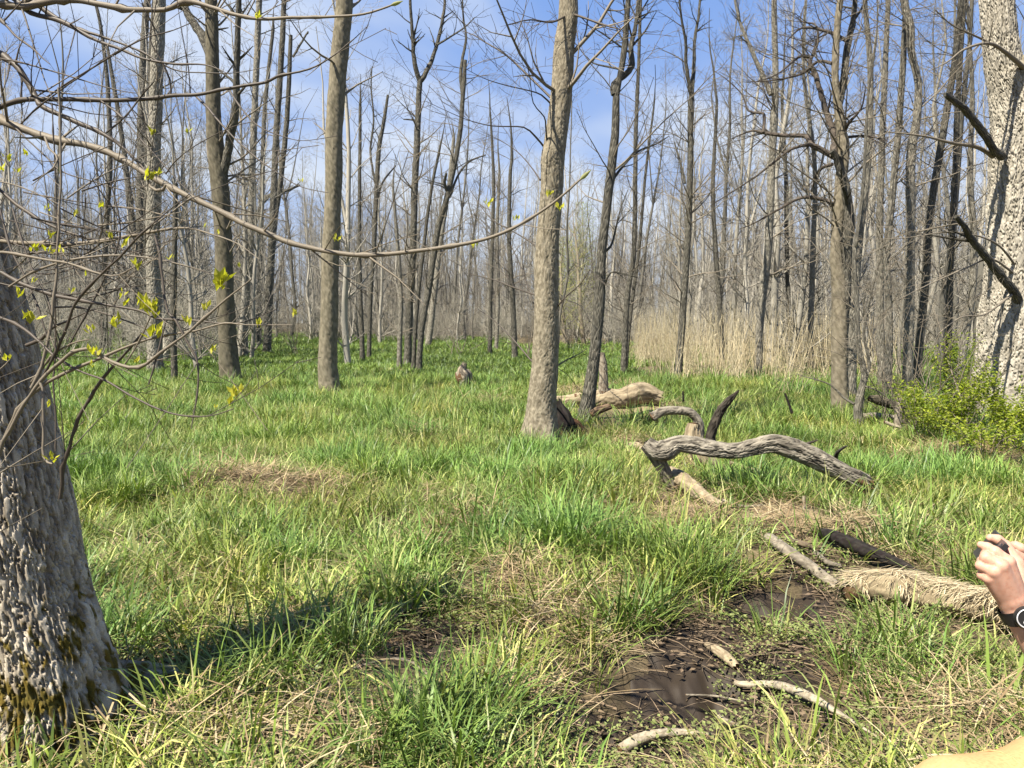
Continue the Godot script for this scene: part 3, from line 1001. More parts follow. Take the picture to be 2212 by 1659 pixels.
	tree("crooked slim trunk right beside the big centre trunk, looped limb at its top", [1266, 912, 40, 1274, 850, 33, 1282, 780, 28, 1292, 700, 27, 1296, 640, 28, 1300, 546, 22, 1312, 440, 22, 1320, 375, 23, 1329, 290, 20, 1331, 205, 17, 1338, 170, 14, 1350, 102, 15, 1357, 0, 13], {"top": 12.0, "twigs": 18, "low": 3.0, "mat": M.grey_bark, "branch_mat": M.grey_bark, "branches": [
		[708, 0, [1810, 600, 40, 1812, 530, 42, 1870, 480, 40, 1928, 410, 40, 1918, 300, 32, 1940, 200, 28, 1960, 60, 24, 1970, -200, 16], -0.3, 10],
		[708, 0, [1790, 1160, 20, 1860, 1060, 17, 1960, 960, 14, 2080, 910, 10, 2160, 860, 6], -0.8, 9],
		[708, 0, [1730, 1610, 18, 1790, 1560, 16, 1820, 1460, 12, 1850, 1330, 8, 1900, 1200, 5], -0.4, 6],
		[708, 0, [1870, 440, 16, 1760, 420, 12, 1680, 400, 9, 1640, 360, 5], -0.4, 5],
		[708, 531, [1740, 280, 16, 1790, 170, 12, 1880, 180, 9, 1960, 200, 6], 0.5, 5],
		[708, 531, [1660, 480, 10, 1600, 380, 8, 1490, 330, 6, 1450, 260, 4], -0.8, 7]]})
	# --- right of the centre
	tree("slender straight tree at the left edge of the reeds", [1346, 811, 16, 1351, 720, 14, 1356, 633, 13, 1369, 546, 12, 1372, 400, 11, 1374, 273, 10, 1380, 120, 8, 1384, 0, 7], {"top": 13.0, "twigs": 34, "low": 1.4, "reach": 1.6})
	tree("thinner twin stem crossing in front of the slender tree by the reeds", [1352, 806, 9, 1360, 700, 9, 1380, 540, 8, 1394, 380, 7, 1410, 250, 5], {"top": 8.5, "twigs": 24, "low": 1.4})
	tree("grey tree in the front of the reeds with a tall narrow fork", [1464, 822, 20, 1470, 740, 17, 1484, 546, 16, 1491, 375, 15, 1491, 260, 14, 1494, 200, 13], {"top": 0.0, "twigs": 26, "low": 1.6, "reach": 1.6, "branches": [[1460, 0, [95, 600, 28, 65, 400, 22, 60, 250, 18, 30, 80, 14, 10, -200, 8], 0.5, 12], [1460, 0, [100, 600, 30, 115, 400, 24, 120, 250, 20, 150, 40, 16, 170, -250, 9], -0.5, 12], [1460, 0, [60, 1160, 18, 20, 1000, 15, -10, 900, 8], -0.5, 4]]})
	tree("cream coloured straight trunk rising from the middle of the reeds", [1638, 806, 20, 1642, 700, 19, 1652, 600, 20, 1659, 546, 19, 1668, 341, 18, 1672, 260, 20, 1675, 205, 16, 1674, 100, 14, 1672, 0, 13], {"top": 15.0, "twigs": 24, "low": 2.6, "mat": M.pale_bark, "reach": 1.8, "branches": [[1460, 0, [600, 600, 36, 560, 500, 30, 470, 300, 24, 420, 180, 20, 380, 40, 16, 340, -200, 9], -0.6, 14]]})
	tree("gnarled double trunk right of the reeds with long dark twisted limbs", [1815, 893, 38, 1814, 800, 34, 1814, 702, 34, 1813, 620, 31, 1806, 546, 24, 1812, 440, 23, 1822, 330, 25, 1816, 273, 20, 1804, 171, 15, 1808, 70, 14, 1815, 0, 13], {"top": 11.0, "twigs": 30, "low": 2.8, "reach": 1.9, "relief": [36, 0.03, 0.008, 40.0, 0.35], "ca": Color(0.128, 0.112, 0.080), "cb": Color(0.240, 0.212, 0.160), "branch_mat": M.grey_bark, "branches": [
		[1460, 531, [1060, 560, 60, 1075, 300, 66, 1085, 0, 70, 1090, -240, 64, 1060, -420, 52, 1010, -560, 44, 985, -600, 40], 0.15, 2],
		[1460, 0, [1030, 680, 50, 1060, 500, 46, 1085, 300, 40, 1110, 180, 36, 1135, 0, 30, 1150, -300, 18], -0.4, 14]]})
	var gn: Node3D = null
	for ch in get_children():
		if str(ch.get_meta("label", "")).begins_with("gnarled double"):
			gn = ch
	if gn:
		var b := gn.position
		var limbs := [
			[[1000, 980, 46, 1000, 880, 40, 975, 780, 40, 930, 640, 36, 890, 500, 32, 850, 390, 28, 895, 280, 20, 895, 170, 13], -0.7, 12],
			[[990, 990, 40, 930, 950, 38, 860, 920, 36, 820, 862, 32, 700, 858, 26, 560, 842, 20, 480, 828, 12, 350, 880, 6], -1.0, 8],
			[[550, 842, 22, 560, 730, 20, 540, 715, 17, 460, 700, 13, 420, 600, 9, 330, 510, 6, 230, 440, 3], -0.6, 9],
			[[1020, 1010, 30, 880, 920, 22, 740, 940, 18, 640, 1010, 15, 500, 1120, 11, 300, 1250, 7, 220, 1300, 4], -0.4, 8],
			[[1080, 260, 26, 1000, 215, 22, 880, 180, 17, 790, 180, 12, 700, 260, 6], -0.4, 9],
			[[890, 170, 12, 870, 150, 11, 790, 130, 9, 810, 40, 6], -0.5, 7],
			[[990, 1040, 26, 930, 1060, 22, 880, 1120, 16, 870, 1180, 10], -0.5, 6],
			[[990, 1300, 30, 960, 1270, 26, 800, 1250, 20, 640, 1330, 14, 500, 1410, 9, 400, 1450, 5], -0.4, 7],
			[[985, 400, 22, 900, 390, 18, 790, 470, 14, 600, 510, 8, 430, 520, 4], -0.8, 10],
			[[1070, 830, 26, 1100, 770, 22, 1170, 690, 12, 1200, 560, 6], 0.5, 7],
			[[1080, 870, 20, 1180, 860, 16, 1260, 870, 12, 1340, 895, 5], 0.4, 7],
			[[840, 360, 24, 780, 360, 16, 640, 470, 9, 500, 520, 4], 0.5, 8]]
		for l in limbs:
			var bg := Geo.new()
			var bp := wobble(smooth_path(sketch(1460, 0, l[0], b.z, l[1], b), 0.08), 0.5, 5.0, rr(0, 90))
			bg.tube(bp, 7, Color.WHITE, true)
			for k in l[2]:
				var q: int = clampi(int(rr(0.2, 1.0) * bp.size()), 1, bp.size() - 1)
				var dd := (v3(bp[q]) - v3(bp[q - 1])).normalized()
				dd = dd.rotated(dd.cross(Vector3(rr(-1, 1), rr(-1, 1), rr(-1, 1))).normalized(), rr(0.5, 1.1))
				twig(bg, v3(bp[q]), dd, rr(0.35, 1.0), maxf(bp[q].w * 0.45, 0.003), 2, 0.28, 0.05, Color.WHITE)
			part("branch", bg.mesh(M.dark_bark), gn, "dark twisted limb")
	tree("slim cream sapling bent near its foot, right of the gnarled double trunk", [1857, 928, 22, 1853, 880, 19, 1860, 845, 18, 1867, 808, 15, 1853, 735, 13, 1851, 640, 11, 1845, 560, 10, 1855, 480, 9, 1866, 380, 8, 1872, 250, 6], {"top": 6.5, "twigs": 26, "low": 0.8, "reach": 0.9, "mat": M.pale_bark, "branches": [[1460, 531, [1130, 1000, 18, 1060, 960, 14, 980, 880, 10, 860, 840, 7, 760, 810, 4], -0.4, 4], [1460, 531, [1175, 880, 14, 1260, 910, 10, 1330, 950, 6], 0.3, 3]]})
	tree("leaning thin stem that crosses low behind the cream sapling", [1868, 905, 10, 1862, 850, 9, 1878, 790, 8, 1866, 720, 7, 1880, 640, 6, 1900, 560, 5], {"top": 4.5, "twigs": 20, "low": 0.6, "reach": 0.9, "mat": M.pale_bark})
	tree("grey trunk close behind the gnarled double trunk's right side", [1838, 870, 26, 1840, 780, 24, 1844, 650, 22, 1858, 500, 19, 1876, 340, 16, 1880, 150, 14, 1868, 0, 11], {"top": 15.0, "twigs": 26, "low": 2.0, "mat": M.pale_bark})
	tree("pale pair stem, left one, between the sapling and the wavy trunk", [1906, 840, 20, 1902, 700, 18, 1900, 520, 17, 1904, 340, 15, 1912, 160, 13, 1918, 0, 11], {"top": 15.0, "twigs": 26, "low": 2.0, "mat": M.pale_bark})
	tree("light trunk leaning right, before the wavy trunk", [1918, 846, 17, 1922, 700, 16, 1916, 546, 17, 1930, 400, 16, 1946, 210, 15, 1952, 110, 14, 1957, 0, 12], {"top": 15.0, "twigs": 24, "low": 2.2, "mat": M.pale_bark})
	tree("wavy sunlit trunk with a sharp bend near its top, at the right", [1960, 856, 25, 1962, 740, 24, 1966, 600, 22, 1966, 480, 22, 1968, 340, 22, 1980, 260, 19, 1984, 180, 17, 1968, 112, 17, 1966, 60, 20, 1952, 0, 17], {"top": 13.0, "twigs": 26, "low": 2.2, "mat": M.pale_bark})
	tree("dark leaning trunk slanting right behind the wavy sunlit one", [1978, 838, 20, 1988, 720, 19, 2000, 600, 19, 2008, 470, 18, 2030, 330, 17, 2050, 210, 16, 2066, 100, 14, 2076, 0, 12], {"top": 15.0, "twigs": 24, "low": 2.0})
	tree("dim grey trunk left of the huge pale tree, straight and thin", [2046, 830, 17, 2050, 700, 16, 2054, 546, 15, 2062, 400, 14, 2070, 200, 12, 2084, 0, 9], {"top": 15.0, "twigs": 24, "low": 1.8})
	tree("rough stem leaning towards the huge pale tree", [2070, 838, 20, 2082, 740, 19, 2098, 650, 18, 2104, 520, 16, 2096, 380, 13, 2100, 200, 10], {"top": 12.0, "twigs": 22, "low": 1.6, "mat": M.pale_bark})
	tree("thin grey trunk in the back of the reeds, near the cream trunk", [1706, 790, 13, 1704, 680, 12, 1700, 546, 11, 1698, 400, 10, 1690, 240, 8], {"top": 12.0, "twigs": 28, "low": 1.8})
	tree("slim grey trunk behind the reeds, midway to the double trunk", [1750, 800, 15, 1752, 680, 14, 1756, 546, 13, 1760, 360, 11, 1740, 200, 9], {"top": 13.0, "twigs": 28, "low": 1.8, "mat": M.pale_bark})
	tree("slim grey trunk behind the reeds, left of the cream trunk", [1560, 792, 14, 1556, 680, 13, 1546, 546, 12, 1540, 400, 10, 1548, 240, 7], {"top": 12.0, "twigs": 30, "low": 1.6})
	# --- the huge pale tree at the right edge
	var hb := on_ground(2168, 905)
	var huge := thing("huge_tree", "huge pale tree with deeply ridged bark at the right edge", "tree", hb)
	var hp := sketch(0, 0, [2176, 905, 160, 2178, 850, 146, 2180, 800, 138, 2184, 700, 124, 2188, 600, 112, 2186, 480, 100, 2190, 400, 96, 2194, 330, 98, 2196, 270, 96, 2182, 200, 80, 2164, 120, 68, 2154, 0, 64, 2142, -150, 58, 2130, -500, 44, 2124, -1000, 26], hb.z, 0.0, hb, 1.0)
	hp.insert(0, Vector4(hp[0].x, -0.2, hp[0].z, hp[0].w * 1.05))
	part("trunk", bark_tube(hp, 220, 0.011, 0.030, 26.0, 0.17, Color(0.259, 0.241, 0.202), Color(0.418, 0.389, 0.331), 0.1), huge)
	var limb := sketch(1460, 0, [2110, 700, 190, 2160, 560, 170, 2200, 470, 160, 2330, 300, 130, 2500, 0, 100, 2650, -500, 60], hb.z, 0.3, hb)
	part("limb", bark_tube(limb, 80, 0.02, 0.02, 22.0, 0.38, Color(0.158, 0.140, 0.101), Color(0.288, 0.266, 0.209), 0.0, Color(0, 0, 0, 0), 0.2), huge, "thick mossy side limb leaning right")
	for l in [
		[[2060, 990, 60, 2010, 940, 46, 1940, 830, 50, 1850, 720, 44, 1780, 650, 42, 1700, 598, 26], 0.9, 0],
		[[2180, 1950, 60, 2140, 1850, 56, 2060, 1750, 54, 1960, 1620, 48, 1870, 1510, 44, 1830, 1440, 38, 1770, 1370, 26], 1.0, 2],
		[[2010, 990, 34, 1900, 930, 26, 1750, 905, 20, 1560, 860, 12, 1330, 835, 6], 0.6, 5],
		[[2200, 430, 30, 2100, 340, 26, 1980, 275, 20, 1830, 310, 14, 1720, 390, 9, 1600, 450, 5], 1.2, 8],
		[[2180, 420, 20, 2050, 310, 16, 1900, 230, 12, 1750, 160, 9, 1640, 60, 5], 1.0, 8],
		[[2160, 1700, 16, 2050, 1560, 13, 1900, 1490, 10, 1700, 1470, 8, 1500, 1500, 6, 1250, 1520, 3], 1.2, 9],
		[[2160, 1750, 16, 2000, 1640, 13, 1850, 1690, 10, 1600, 1800, 7, 1400, 1900, 4], 1.2, 9],
		[[2180, 1820, 20, 2080, 1900, 16, 1950, 1990, 12, 1800, 2010, 9, 1650, 2120, 5], 1.3, 9]]:
		var bg := Geo.new()
		var bp := wobble(smooth_path(sketch(1460, 0, l[0], hb.z + 0.25, l[1], hb), 0.07), 0.3, 6.0, rr(0, 90))
		bg.tube(bp, 9, Color.WHITE, true)
		for k in l[2]:
			var q: int = clampi(int(rr(0.3, 1.0) * bp.size()), 1, bp.size() - 1)
			var dd := (v3(bp[q]) - v3(bp[q - 1])).normalized()
			dd = dd.rotated(dd.cross(Vector3(rr(-1, 1), rr(-1, 1), rr(-1, 1))).normalized(), rr(0.4, 1.0))
			twig(bg, v3(bp[q]), dd, rr(0.3, 0.8), maxf(bp[q].w * 0.5, 0.003), 1, 0.25, 0.1, Color.WHITE)
		part("branch", bg.mesh(M.grey_bark if l[2] < 3 else M.twig), huge)
	# pale green willow far behind the centre
	for wl in [[1262, 742, 9.0, "pale yellow green willow coming into leaf far behind the crooked trunk"], [1222, 745, 6.5, "smaller pale green leafing tree left of the far willow"]]:
		var wb := on_ground(wl[0], wl[1])
		var w := thing("willow_tree", wl[3], "tree", wb)
		var fr := far_tree(wl[2], 0.16, 1.9, 34, Color(0.22, 0.19, 0.14), Color(0.26, 0.25, 0.12))
		part("trunk", fr[0], w)
		part("crown", fr[1], w)
		var lg := Geo.new()
		for k in 2600:
			var a := rr(0, TAU)
			var hgt := rr(0.15, 1.0)
			var rad: float = wl[2] * 0.2 * sqrt(rng.randf()) * (1.15 - hgt * 0.75) * (0.8 + 0.5 * n_low.get_noise_2d(a * 2.0, hgt * 6.0))
			leaf(lg, Vector3(sin(a) * rad, hgt * wl[2], cos(a) * rad), Vector3(rr(-1, 1), rr(-1, 0.4), rr(-1, 1)).normalized(), rr(0.05, 0.10), 0.5, Color(0.30, 0.33, 0.10) * rr(0.7, 1.15))
		part("leaves", lg.mesh(M.leaf), w)


# ---------------------------------------------------------------- the leaning tree at the left and its boughs
func leaf_cluster(p: Vector3, size: float, count: int, parent: Node, up: Vector3) -> void:
	var g := Geo.new()
	for k in count:
		var d := (up * 0.9 + Vector3(rr(-1, 1), rr(-0.7, 1), rr(-1, 1)) * 0.75).normalized()
		var c := Color(0.48, 0.46, 0.06) * rr(0.75, 1.15)
		leaf(g, p + Vector3(rr(-1, 1), rr(-1, 1), rr(-1, 1)) * size * 0.3, d, size * rr(0.6, 1.1), rr(0.35, 0.6), c)
	part("leaf_cluster", g.mesh(M.leaf), parent)


func bough(parent: Node3D, s_: Array, ox: float, oy: float, d0: float, d1: float, material: Material, kids: int, called := "branch", bud := false) -> void:
	var p := []
	var m := s_.size() / 3
	for q in m:
		var d := lerpf(d0, d1, float(q) / maxf(m - 1, 1))
		p.append(v4(at_depth(ox + s_[q * 3] * K, oy + s_[q * 3 + 1] * K, d) - parent.position, maxf(s_[q * 3 + 2] * K * 0.44 * d / F, 0.0010)))
	var bp := wobble(smooth_path(p, 0.03), 0.8, 8.0, rr(0, 90))
	# slight swellings at the nodes
	for q in bp.size():
		if q % 9 == 4:
			var t: Vector4 = bp[q]
			t.w *= rr(1.15, 1.6)
			bp[q] = t
	var g := Geo.new()
	g.tube(bp, 10, Color.WHITE, true)
	for k in kids:
		var q: int = clampi(int(rr(0.15, 0.95) * bp.size()), 1, bp.size() - 1)
		var dd := (v3(bp[q]) - v3(bp[q - 1])).normalized()
		dd = dd.rotated(dd.cross(Vector3(rr(-1, 1), rr(-1, 1), rr(-1, 1))).normalized(), rr(0.5, 1.2))
		twig(g, v3(bp[q]), dd, rr(0.08, 0.4), maxf(bp[q].w * 0.4, 0.0014), 1 if rng.randf() < 0.4 else 0, 0.16, 0.2, Color.WHITE)
	var o := part(called, g.mesh(material), parent)
	if bud:
		var e: Vector4 = bp[-1]
		var dr := (v3(bp[-1]) - v3(bp[-3])).normalized()
		var bg := Geo.new()
		bg.tube([v4(v3(e) - dr * 0.004, e.w), v4(v3(e) + dr * 0.008, e.w * 1.7 + 0.002), v4(v3(e) + dr * 0.02, e.w * 1.5 + 0.0015), v4(v3(e) + dr * 0.036, 0.0006)], 8, Color(0.30, 0.31, 0.14))
		part("bud", bg.mesh(M.leaf), o)


func make_leaning_tree() -> void:
	least = 0.0012
	var b := on_ground(120, 1570)
	var t := thing("leaning_tree", "thick leaning trunk with plated bark and mossy foot in the left foreground", "tree", b)
	var p := sketch(0, 0, [98, 1570, 308, 90, 1480, 290, 74, 1400, 274, 50, 1300, 262, 30, 1200, 254, 14, 1100, 248, -2, 1000, 244, -22, 900, 240, -45, 800, 234, -70, 700, 226, -95, 600, 216, -118, 460, 190], b.z, 0.0, b, 1.0)
	p.insert(0, Vector4(p[0].x + 0.01, -0.12, p[0].z, p[0].w * 1.1))
	part("trunk", bark_tube(p, 360, 0.0052, 0.019, 50.0, 0.16, Color(0.23, 0.195, 0.15), Color(0.48, 0.43, 0.35), 0.22, Color(0.085, 0.072, 0.014, 0.55), 0.08, 0.0, 0.15), t)
	p = sketch(0, 0, [-112, 490, 190, -118, 460, 188, -140, 330, 150, -165, 150, 100, -195, -160, 70, -240, -400, 50, -300, -900, 30], b.z, 0.0, b, 1.0)
	part("upper_trunk", bark_tube(p, 120, 0.03, 0.017, 50.0, 0.16, Color(0.23, 0.195, 0.15), Color(0.48, 0.43, 0.35)), t)
	# root running off to the right
	var rp := []
	for q in [[150, 1390, 150, 2.80], [230, 1430, 110, 2.92], [310, 1455, 70, 3.02], [370, 1470, 44, 3.06], [430, 1485, 20, 3.10]]:
		var gp := at_depth(q[0], q[1], q[3])
		gp.y = gy(gp.x, gp.z) + q[2] * 0.25 * q[3] / F
		rp.append(v4(gp - b, q[2] * 0.5 * q[3] / F))
	part("root", bark_tube(rp, 60, 0.008, 0.012, 26.0, 0.4, Color(0.23, 0.195, 0.15), Color(0.48, 0.43, 0.35), 0.0, Color(0.085, 0.072, 0.014, 0.5)), t)
	# long boughs reaching across the frame
	var yb: Material = M.young_bark
	var wt: Material = M.wet_twig
	bough(t, [-420, 400, 70, -200, 620, 58, 0, 755, 56, 100, 800, 56, 330, 880, 54, 560, 920, 50, 760, 1000, 46, 930, 1100, 44, 1060, 1180, 42, 1210, 1250, 42, 1420, 1350, 40, 1620, 1450, 38, 1850, 1540, 36, 2100, 1595, 34, 2320, 1615, 32, 2620, 1590, 30, 2950, 1540, 26, 3190, 1470, 22, 3450, 1320, 18, 3680, 1130, 13], 0, 0, 2.66, 2.2, yb, 16, "branch", true)
	bough(t, [-520, 120, 60, -200, 40, 52, 0, 30, 48, 150, 40, 46, 300, 10, 46, 480, 0, 44, 680, 40, 40, 860, 62, 38, 1040, 60, 36, 1180, 10, 36, 1340, 45, 32, 1480, 90, 30, 1640, 120, 26, 1850, 112, 24, 2100, 105, 20, 2300, 90, 17, 2480, 30, 13], 0, 0, 2.7, 2.35, yb, 12, "branch", true)
	bough(t, [-430, 780, 52, -200, 740, 44, 0, 680, 40, 120, 635, 38, 400, 628, 36, 700, 635, 34, 940, 625, 30, 1080, 605, 28, 1240, 600, 26, 1440, 560, 22, 1680, 520, 18, 1750, 485, 16, 2000, 420, 11, 2200, 280, 7, 2330, 160, 5], 0, 0, 2.66, 2.4, wt, 4)
	bough(t, [-480, 60, 60, -200, 240, 54, 0, 340, 50, 120, 440, 46, 220, 600, 42, 280, 680, 38, 480, 770, 32, 660, 850, 28, 800, 950, 22, 900, 1060, 16, 940, 1100, 10], 0, 0, 2.66, 2.5, wt, 6)
	bough(t, [-480, -160, 44, 0, -60, 38, 200, 80, 36, 400, 140, 32, 600, 250, 28, 760, 310, 24, 900, 370, 20, 1100, 405, 14, 1300, 410, 10, 1450, 470, 5], 0, 0, 2.72, 2.45, wt, 4)
	bough(t, [-400, -260, 40, 80, -60, 34, 350, 110, 30, 520, 190, 24, 700, 250, 18, 900, 330, 14, 1100, 440, 10, 1300, 460, 8, 1500, 460, 6, 1700, 420, 4], 0, 0, 2.74, 2.6, wt, 3)
	bough(t, [300, 610, 14, 420, 530, 13, 600, 420, 12, 780, 310, 11, 920, 240, 9, 1100, 190, 7, 1280, 110, 4], 0, 0, 2.62, 2.3, wt, 2)
	bough(t, [130, 790, 14, 240, 680, 13, 400, 560, 10, 560, 450, 7, 660, 370, 4], 0, 0, 2.62, 2.4, wt, 2)
	bough(t, [660, 850, 14, 800, 730, 12, 900, 600, 10, 980, 510, 8], 0, 0, 2.56, 2.5, wt, 1)
	bough(t, [1240, 610, 16, 1320, 690, 15, 1440, 830, 13, 1600, 980, 11, 1750, 1090, 8, 1900, 1180, 6, 2080, 1220, 3], 0, 0, 2.55, 2.3, wt, 2)
	bough(t, [1450, 560, 12, 1530, 690, 11, 1640, 800, 9, 1780, 860, 7, 1920, 890, 5, 2130, 860, 3], 0, 0, 2.5, 2.2, wt, 1)
	bough(t, [1080, 605, 14, 1070, 500, 13, 1020, 380, 11, 950, 250, 9, 970, 120, 7, 1000, -40, 5], 0, 0, 2.56, 2.5, wt, 1)
	bough(t, [1205, 600, 10, 1190, 420, 8, 1150, 200, 6, 1120, 0, 4], 0, 0, 2.55, 2.5, wt, 1)
	bough(t, [1210, 1250, 14, 1050, 1370, 12, 900, 1480, 10, 800, 1590, 8, 720, 1680, 6], 0, 0, 2.4, 2.3, yb, 1)
	bough(t, [-300, 900, 30, 0, 1200, 26, 200, 1360, 24, 380, 1450, 18, 560, 1510, 14, 700, 1530, 9, 800, 1600, 5], 0, 0, 2.64, 2.4, wt, 4)
	bough(t, [-260, 1480, 34, 0, 1525, 30, 200, 1540, 30, 460, 1545, 28, 700, 1515, 26, 900, 1480, 22, 1060, 1450, 18, 1200, 1445, 15, 1330, 1480, 12, 1500, 1540, 8, 1640, 1640, 4], 0, 0, 2.6, 2.2, yb, 3)
	bough(t, [40, 740, 12, 150, 860, 11, 300, 1000, 10, 400, 1090, 9, 600, 1150, 8, 830, 1210, 6, 960, 1150, 4], 0, 0, 2.6, 2.3, wt, 2)
	bough(t, [-60, 60, 22, 20, 140, 20, 90, 220, 17, 200, 300, 13, 260, 360, 10, 315, 405, 6], 0, 0, 2.6, 2.4, wt, 1)
	bough(t, [140, 60, 12, 200, 240, 11, 280, 500, 9, 330, 620, 6], 0, 0, 2.6, 2.5, wt, 1)
	bough(t, [0, 370, 12, 150, 400, 11, 400, 470, 9, 700, 560, 7, 860, 590, 4], 0, 0, 2.6, 2.4, wt, 2)
	bough(t, [640, 640, 13, 760, 730, 12, 880, 870, 10, 1000, 1000, 8, 1130, 1150, 6, 1250, 1260, 4], 0, 0, 2.56, 2.4, wt, 2)
	bough(t, [1050, 1100, 10, 1120, 1010, 9, 1240, 920, 7, 1450, 810, 5, 1600, 770, 3], 0, 0, 2.35, 2.1, wt, 1)
	bough(t, [290, 870, 18, 310, 940, 17, 350, 980, 15, 375, 1060, 11], 0, 0, 2.5, 2.45, yb, 0, "branch", true)
	# the pale broken stub curling under the main bough
	bough(t, [930, 1110, 20, 945, 1180, 22, 985, 1205, 22, 1030, 1200, 18, 1050, 1170, 12], 0, 0, 2.36, 2.33, yb, 0)
	for c in [[940, 1130, 0.045, 9], [1000, 1100, 0.03, 5], [1620, 110, 0.03, 6], [320, 1500, 0.03, 6], [480, 1370, 0.03, 4], [640, 1310, 0.03, 5], [300, 1330, 0.025, 4], [700, 1500, 0.03, 5], [780, 1555, 0.035, 6], [210, 1585, 0.035, 6], [310, 1595, 0.035, 6], [380, 1590, 0.03, 4], [45, 1010, 0.03, 5], [110, 1090, 0.025, 4], [155, 980, 0.025, 4], [5, 1070, 0.035, 5], [960, 850, 0.03, 6], [1180, 840, 0.025, 4], [1300, 1440, 0.02, 3], [3000, 1560, 0.03, 6], [3090, 1300, 0.03, 6], [3260, 1400, 0.03, 6], [3480, 1240, 0.03, 5], [3550, 1320, 0.035, 7], [2130, 1520, 0.03, 6], [1380, 1480, 0.02, 3], [1900, 1150, 0.02, 4]]:
		leaf_cluster(at_depth(c[0] * K if c[0] < 2600 else 708.0 + (c[0] - 2073.8) * K, c[1] * K, 2.35) - b, c[2] * 0.8, c[3], t, Vector3(0.2, 1, 0))


func make_left_shrub() -> void:
	var b := on_ground(40, 1520)
	b.z += 0.35
	b.y = gy(b.x, b.z)
	var t := thing("twiggy_shrub", "twiggy shrub with bent bare stems and yellow green leaf tufts beside the leaning trunk", "shrub", b)
	var yb: Material = M.young_bark
	var wt: Material = M.wet_twig
	# frame of the enlarged sketch: corner (0, 531)
	var oy := 531.0
	bough(t, [-240, 2860, 34, -160, 2200, 32, -80, 1600, 30, 0, 1290, 28, 70, 1160, 26, 150, 1000, 26, 260, 850, 26, 420, 700, 25, 500, 660, 24, 590, 655, 24, 660, 710, 24, 760, 755, 24, 880, 770, 23, 980, 700, 22, 1200, 540, 20, 1380, 380, 17, 1480, 300, 13, 1590, 210, 8], 0, oy, 2.25, 2.05, yb, 5)
	bough(t, [-260, 2880, 30, -120, 1700, 28, 60, 1150, 26, 200, 940, 25, 400, 810, 24, 600, 725, 23, 880, 610, 20, 1080, 560, 17, 1230, 540, 15, 1420, 490, 12, 1560, 500, 8, 1850, 500, 4], 0, oy, 2.28, 2.1, yb, 5)
	bough(t, [250, 860, 22, 268, 900, 21, 272, 1100, 20, 275, 1330, 18, 300, 1370, 15, 330, 1380, 11], 0, oy, 2.18, 2.15, yb, 1)
	bough(t, [380, 1600, 30, 400, 1400, 28, 440, 1260, 26, 520, 1050, 25, 620, 880, 23, 720, 760, 20, 820, 650, 17, 900, 550, 12], 0, oy, 2.35, 2.2, wt, 3)
	bough(t, [370, -1000, 14, 385, -500, 15, 365, 0, 17, 345, 300, 20, 310, 560, 22, 260, 760, 24, 200, 900, 26], 0, oy, 2.25, 2.22, yb, 3, "stem")
	bough(t, [330, -900, 9, 360, -200, 10, 352, 200, 11, 350, 700, 12, 340, 850, 12, 350, 1100, 12, 350, 1300, 10], 0, oy, 2.5, 2.45, wt, 1, "stem")
	bough(t, [250, 880, 20, 400, 560, 20, 480, 360, 20, 640, 180, 18, 760, 70, 15, 900, -80, 12, 1200, -330, 6], 0, oy, 2.22, 2.0, wt, 4)
	bough(t, [-40, 440, 20, 90, 490, 20, 200, 560, 19, 340, 690, 18, 500, 790, 16, 660, 850, 15, 850, 960, 14, 1050, 1050, 12, 1220, 1080, 11, 1360, 1070, 8, 1480, 1030, 5], 0, oy, 2.3, 2.0, wt, 3)
	bough(t, [-40, 140, 30, 100, 220, 28, 300, 300, 26, 480, 340, 24, 680, 375, 21, 880, 410, 18, 1000, 460, 15, 1200, 470, 12, 1500, 490, 8, 1750, 400, 4], 0, oy, 2.35, 2.15, wt, 4)
	bough(t, [0, 40, 20, 60, 45, 20, 300, 90, 18, 430, 110, 16, 700, 190, 11, 860, 130, 7, 1000, 80, 4], 0, oy, 2.3, 2.1, yb, 3)
	bough(t, [60, 260, 18, 180, 180, 17, 330, 120, 16, 500, 80, 14, 760, 60, 11, 1020, 90, 8, 1300, 160, 4], 0, oy, 2.3, 2.2, yb, 3)
	bough(t, [170, 630, 26, 260, 590, 24, 320, 520, 20, 420, 480, 14, 600, 400, 8, 760, 380, 4], 0, oy, 2.4, 2.35, wt, 2)
	bough(t, [340, 390, 15, 500, 390, 14, 700, 440, 12, 960, 540, 9, 1100, 620, 7, 1250, 740, 4], 0, oy, 2.35, 2.2, wt, 3)
	bough(t, [980, -60, 20, 1010, 60, 20, 1030, 260, 19, 1060, 420, 18, 1110, 470, 18, 1190, 620, 16, 1250, 740, 15, 1250, 900, 13, 1225, 1060, 10, 1210, 1160, 6], 0, oy, 2.2, 2.1, wt, 2)
	bough(t, [1050, 470, 12, 1010, 640, 12, 980, 740, 13, 940, 880, 11], 0, oy, 2.12, 2.1, wt, 0)
	bough(t, [790, 750, 11, 850, 660, 11, 910, 540, 10, 950, 450, 8], 0, oy, 2.15, 2.1, yb, 0)
	bough(t, [200, 860, 18, 330, 700, 17, 450, 620, 15, 570, 590, 8], 0, oy, 2.25, 2.15, yb, 1)
	bough(t, [0, 780, 11, 40, 745, 10, 60, 720, 8], 0, oy, 2.2, 2.2, yb, 0)
	bough(t, [0, -240, 16, 60, 0, 15, 180, 240, 14, 260, 450, 13, 330, 700, 10], 0, oy, 2.4, 2.3, wt, 2)
	bough(t, [80, -240, 14, 130, -60, 13, 200, 140, 12, 300, 330, 10, 330, 480, 8], 0, oy, 2.4, 2.3, wt, 2)
	bough(t, [430, 640, 14, 600, 330, 13, 760, -60, 11, 700, -400, 8], 0, oy, 2.3, 2.3, wt, 2)
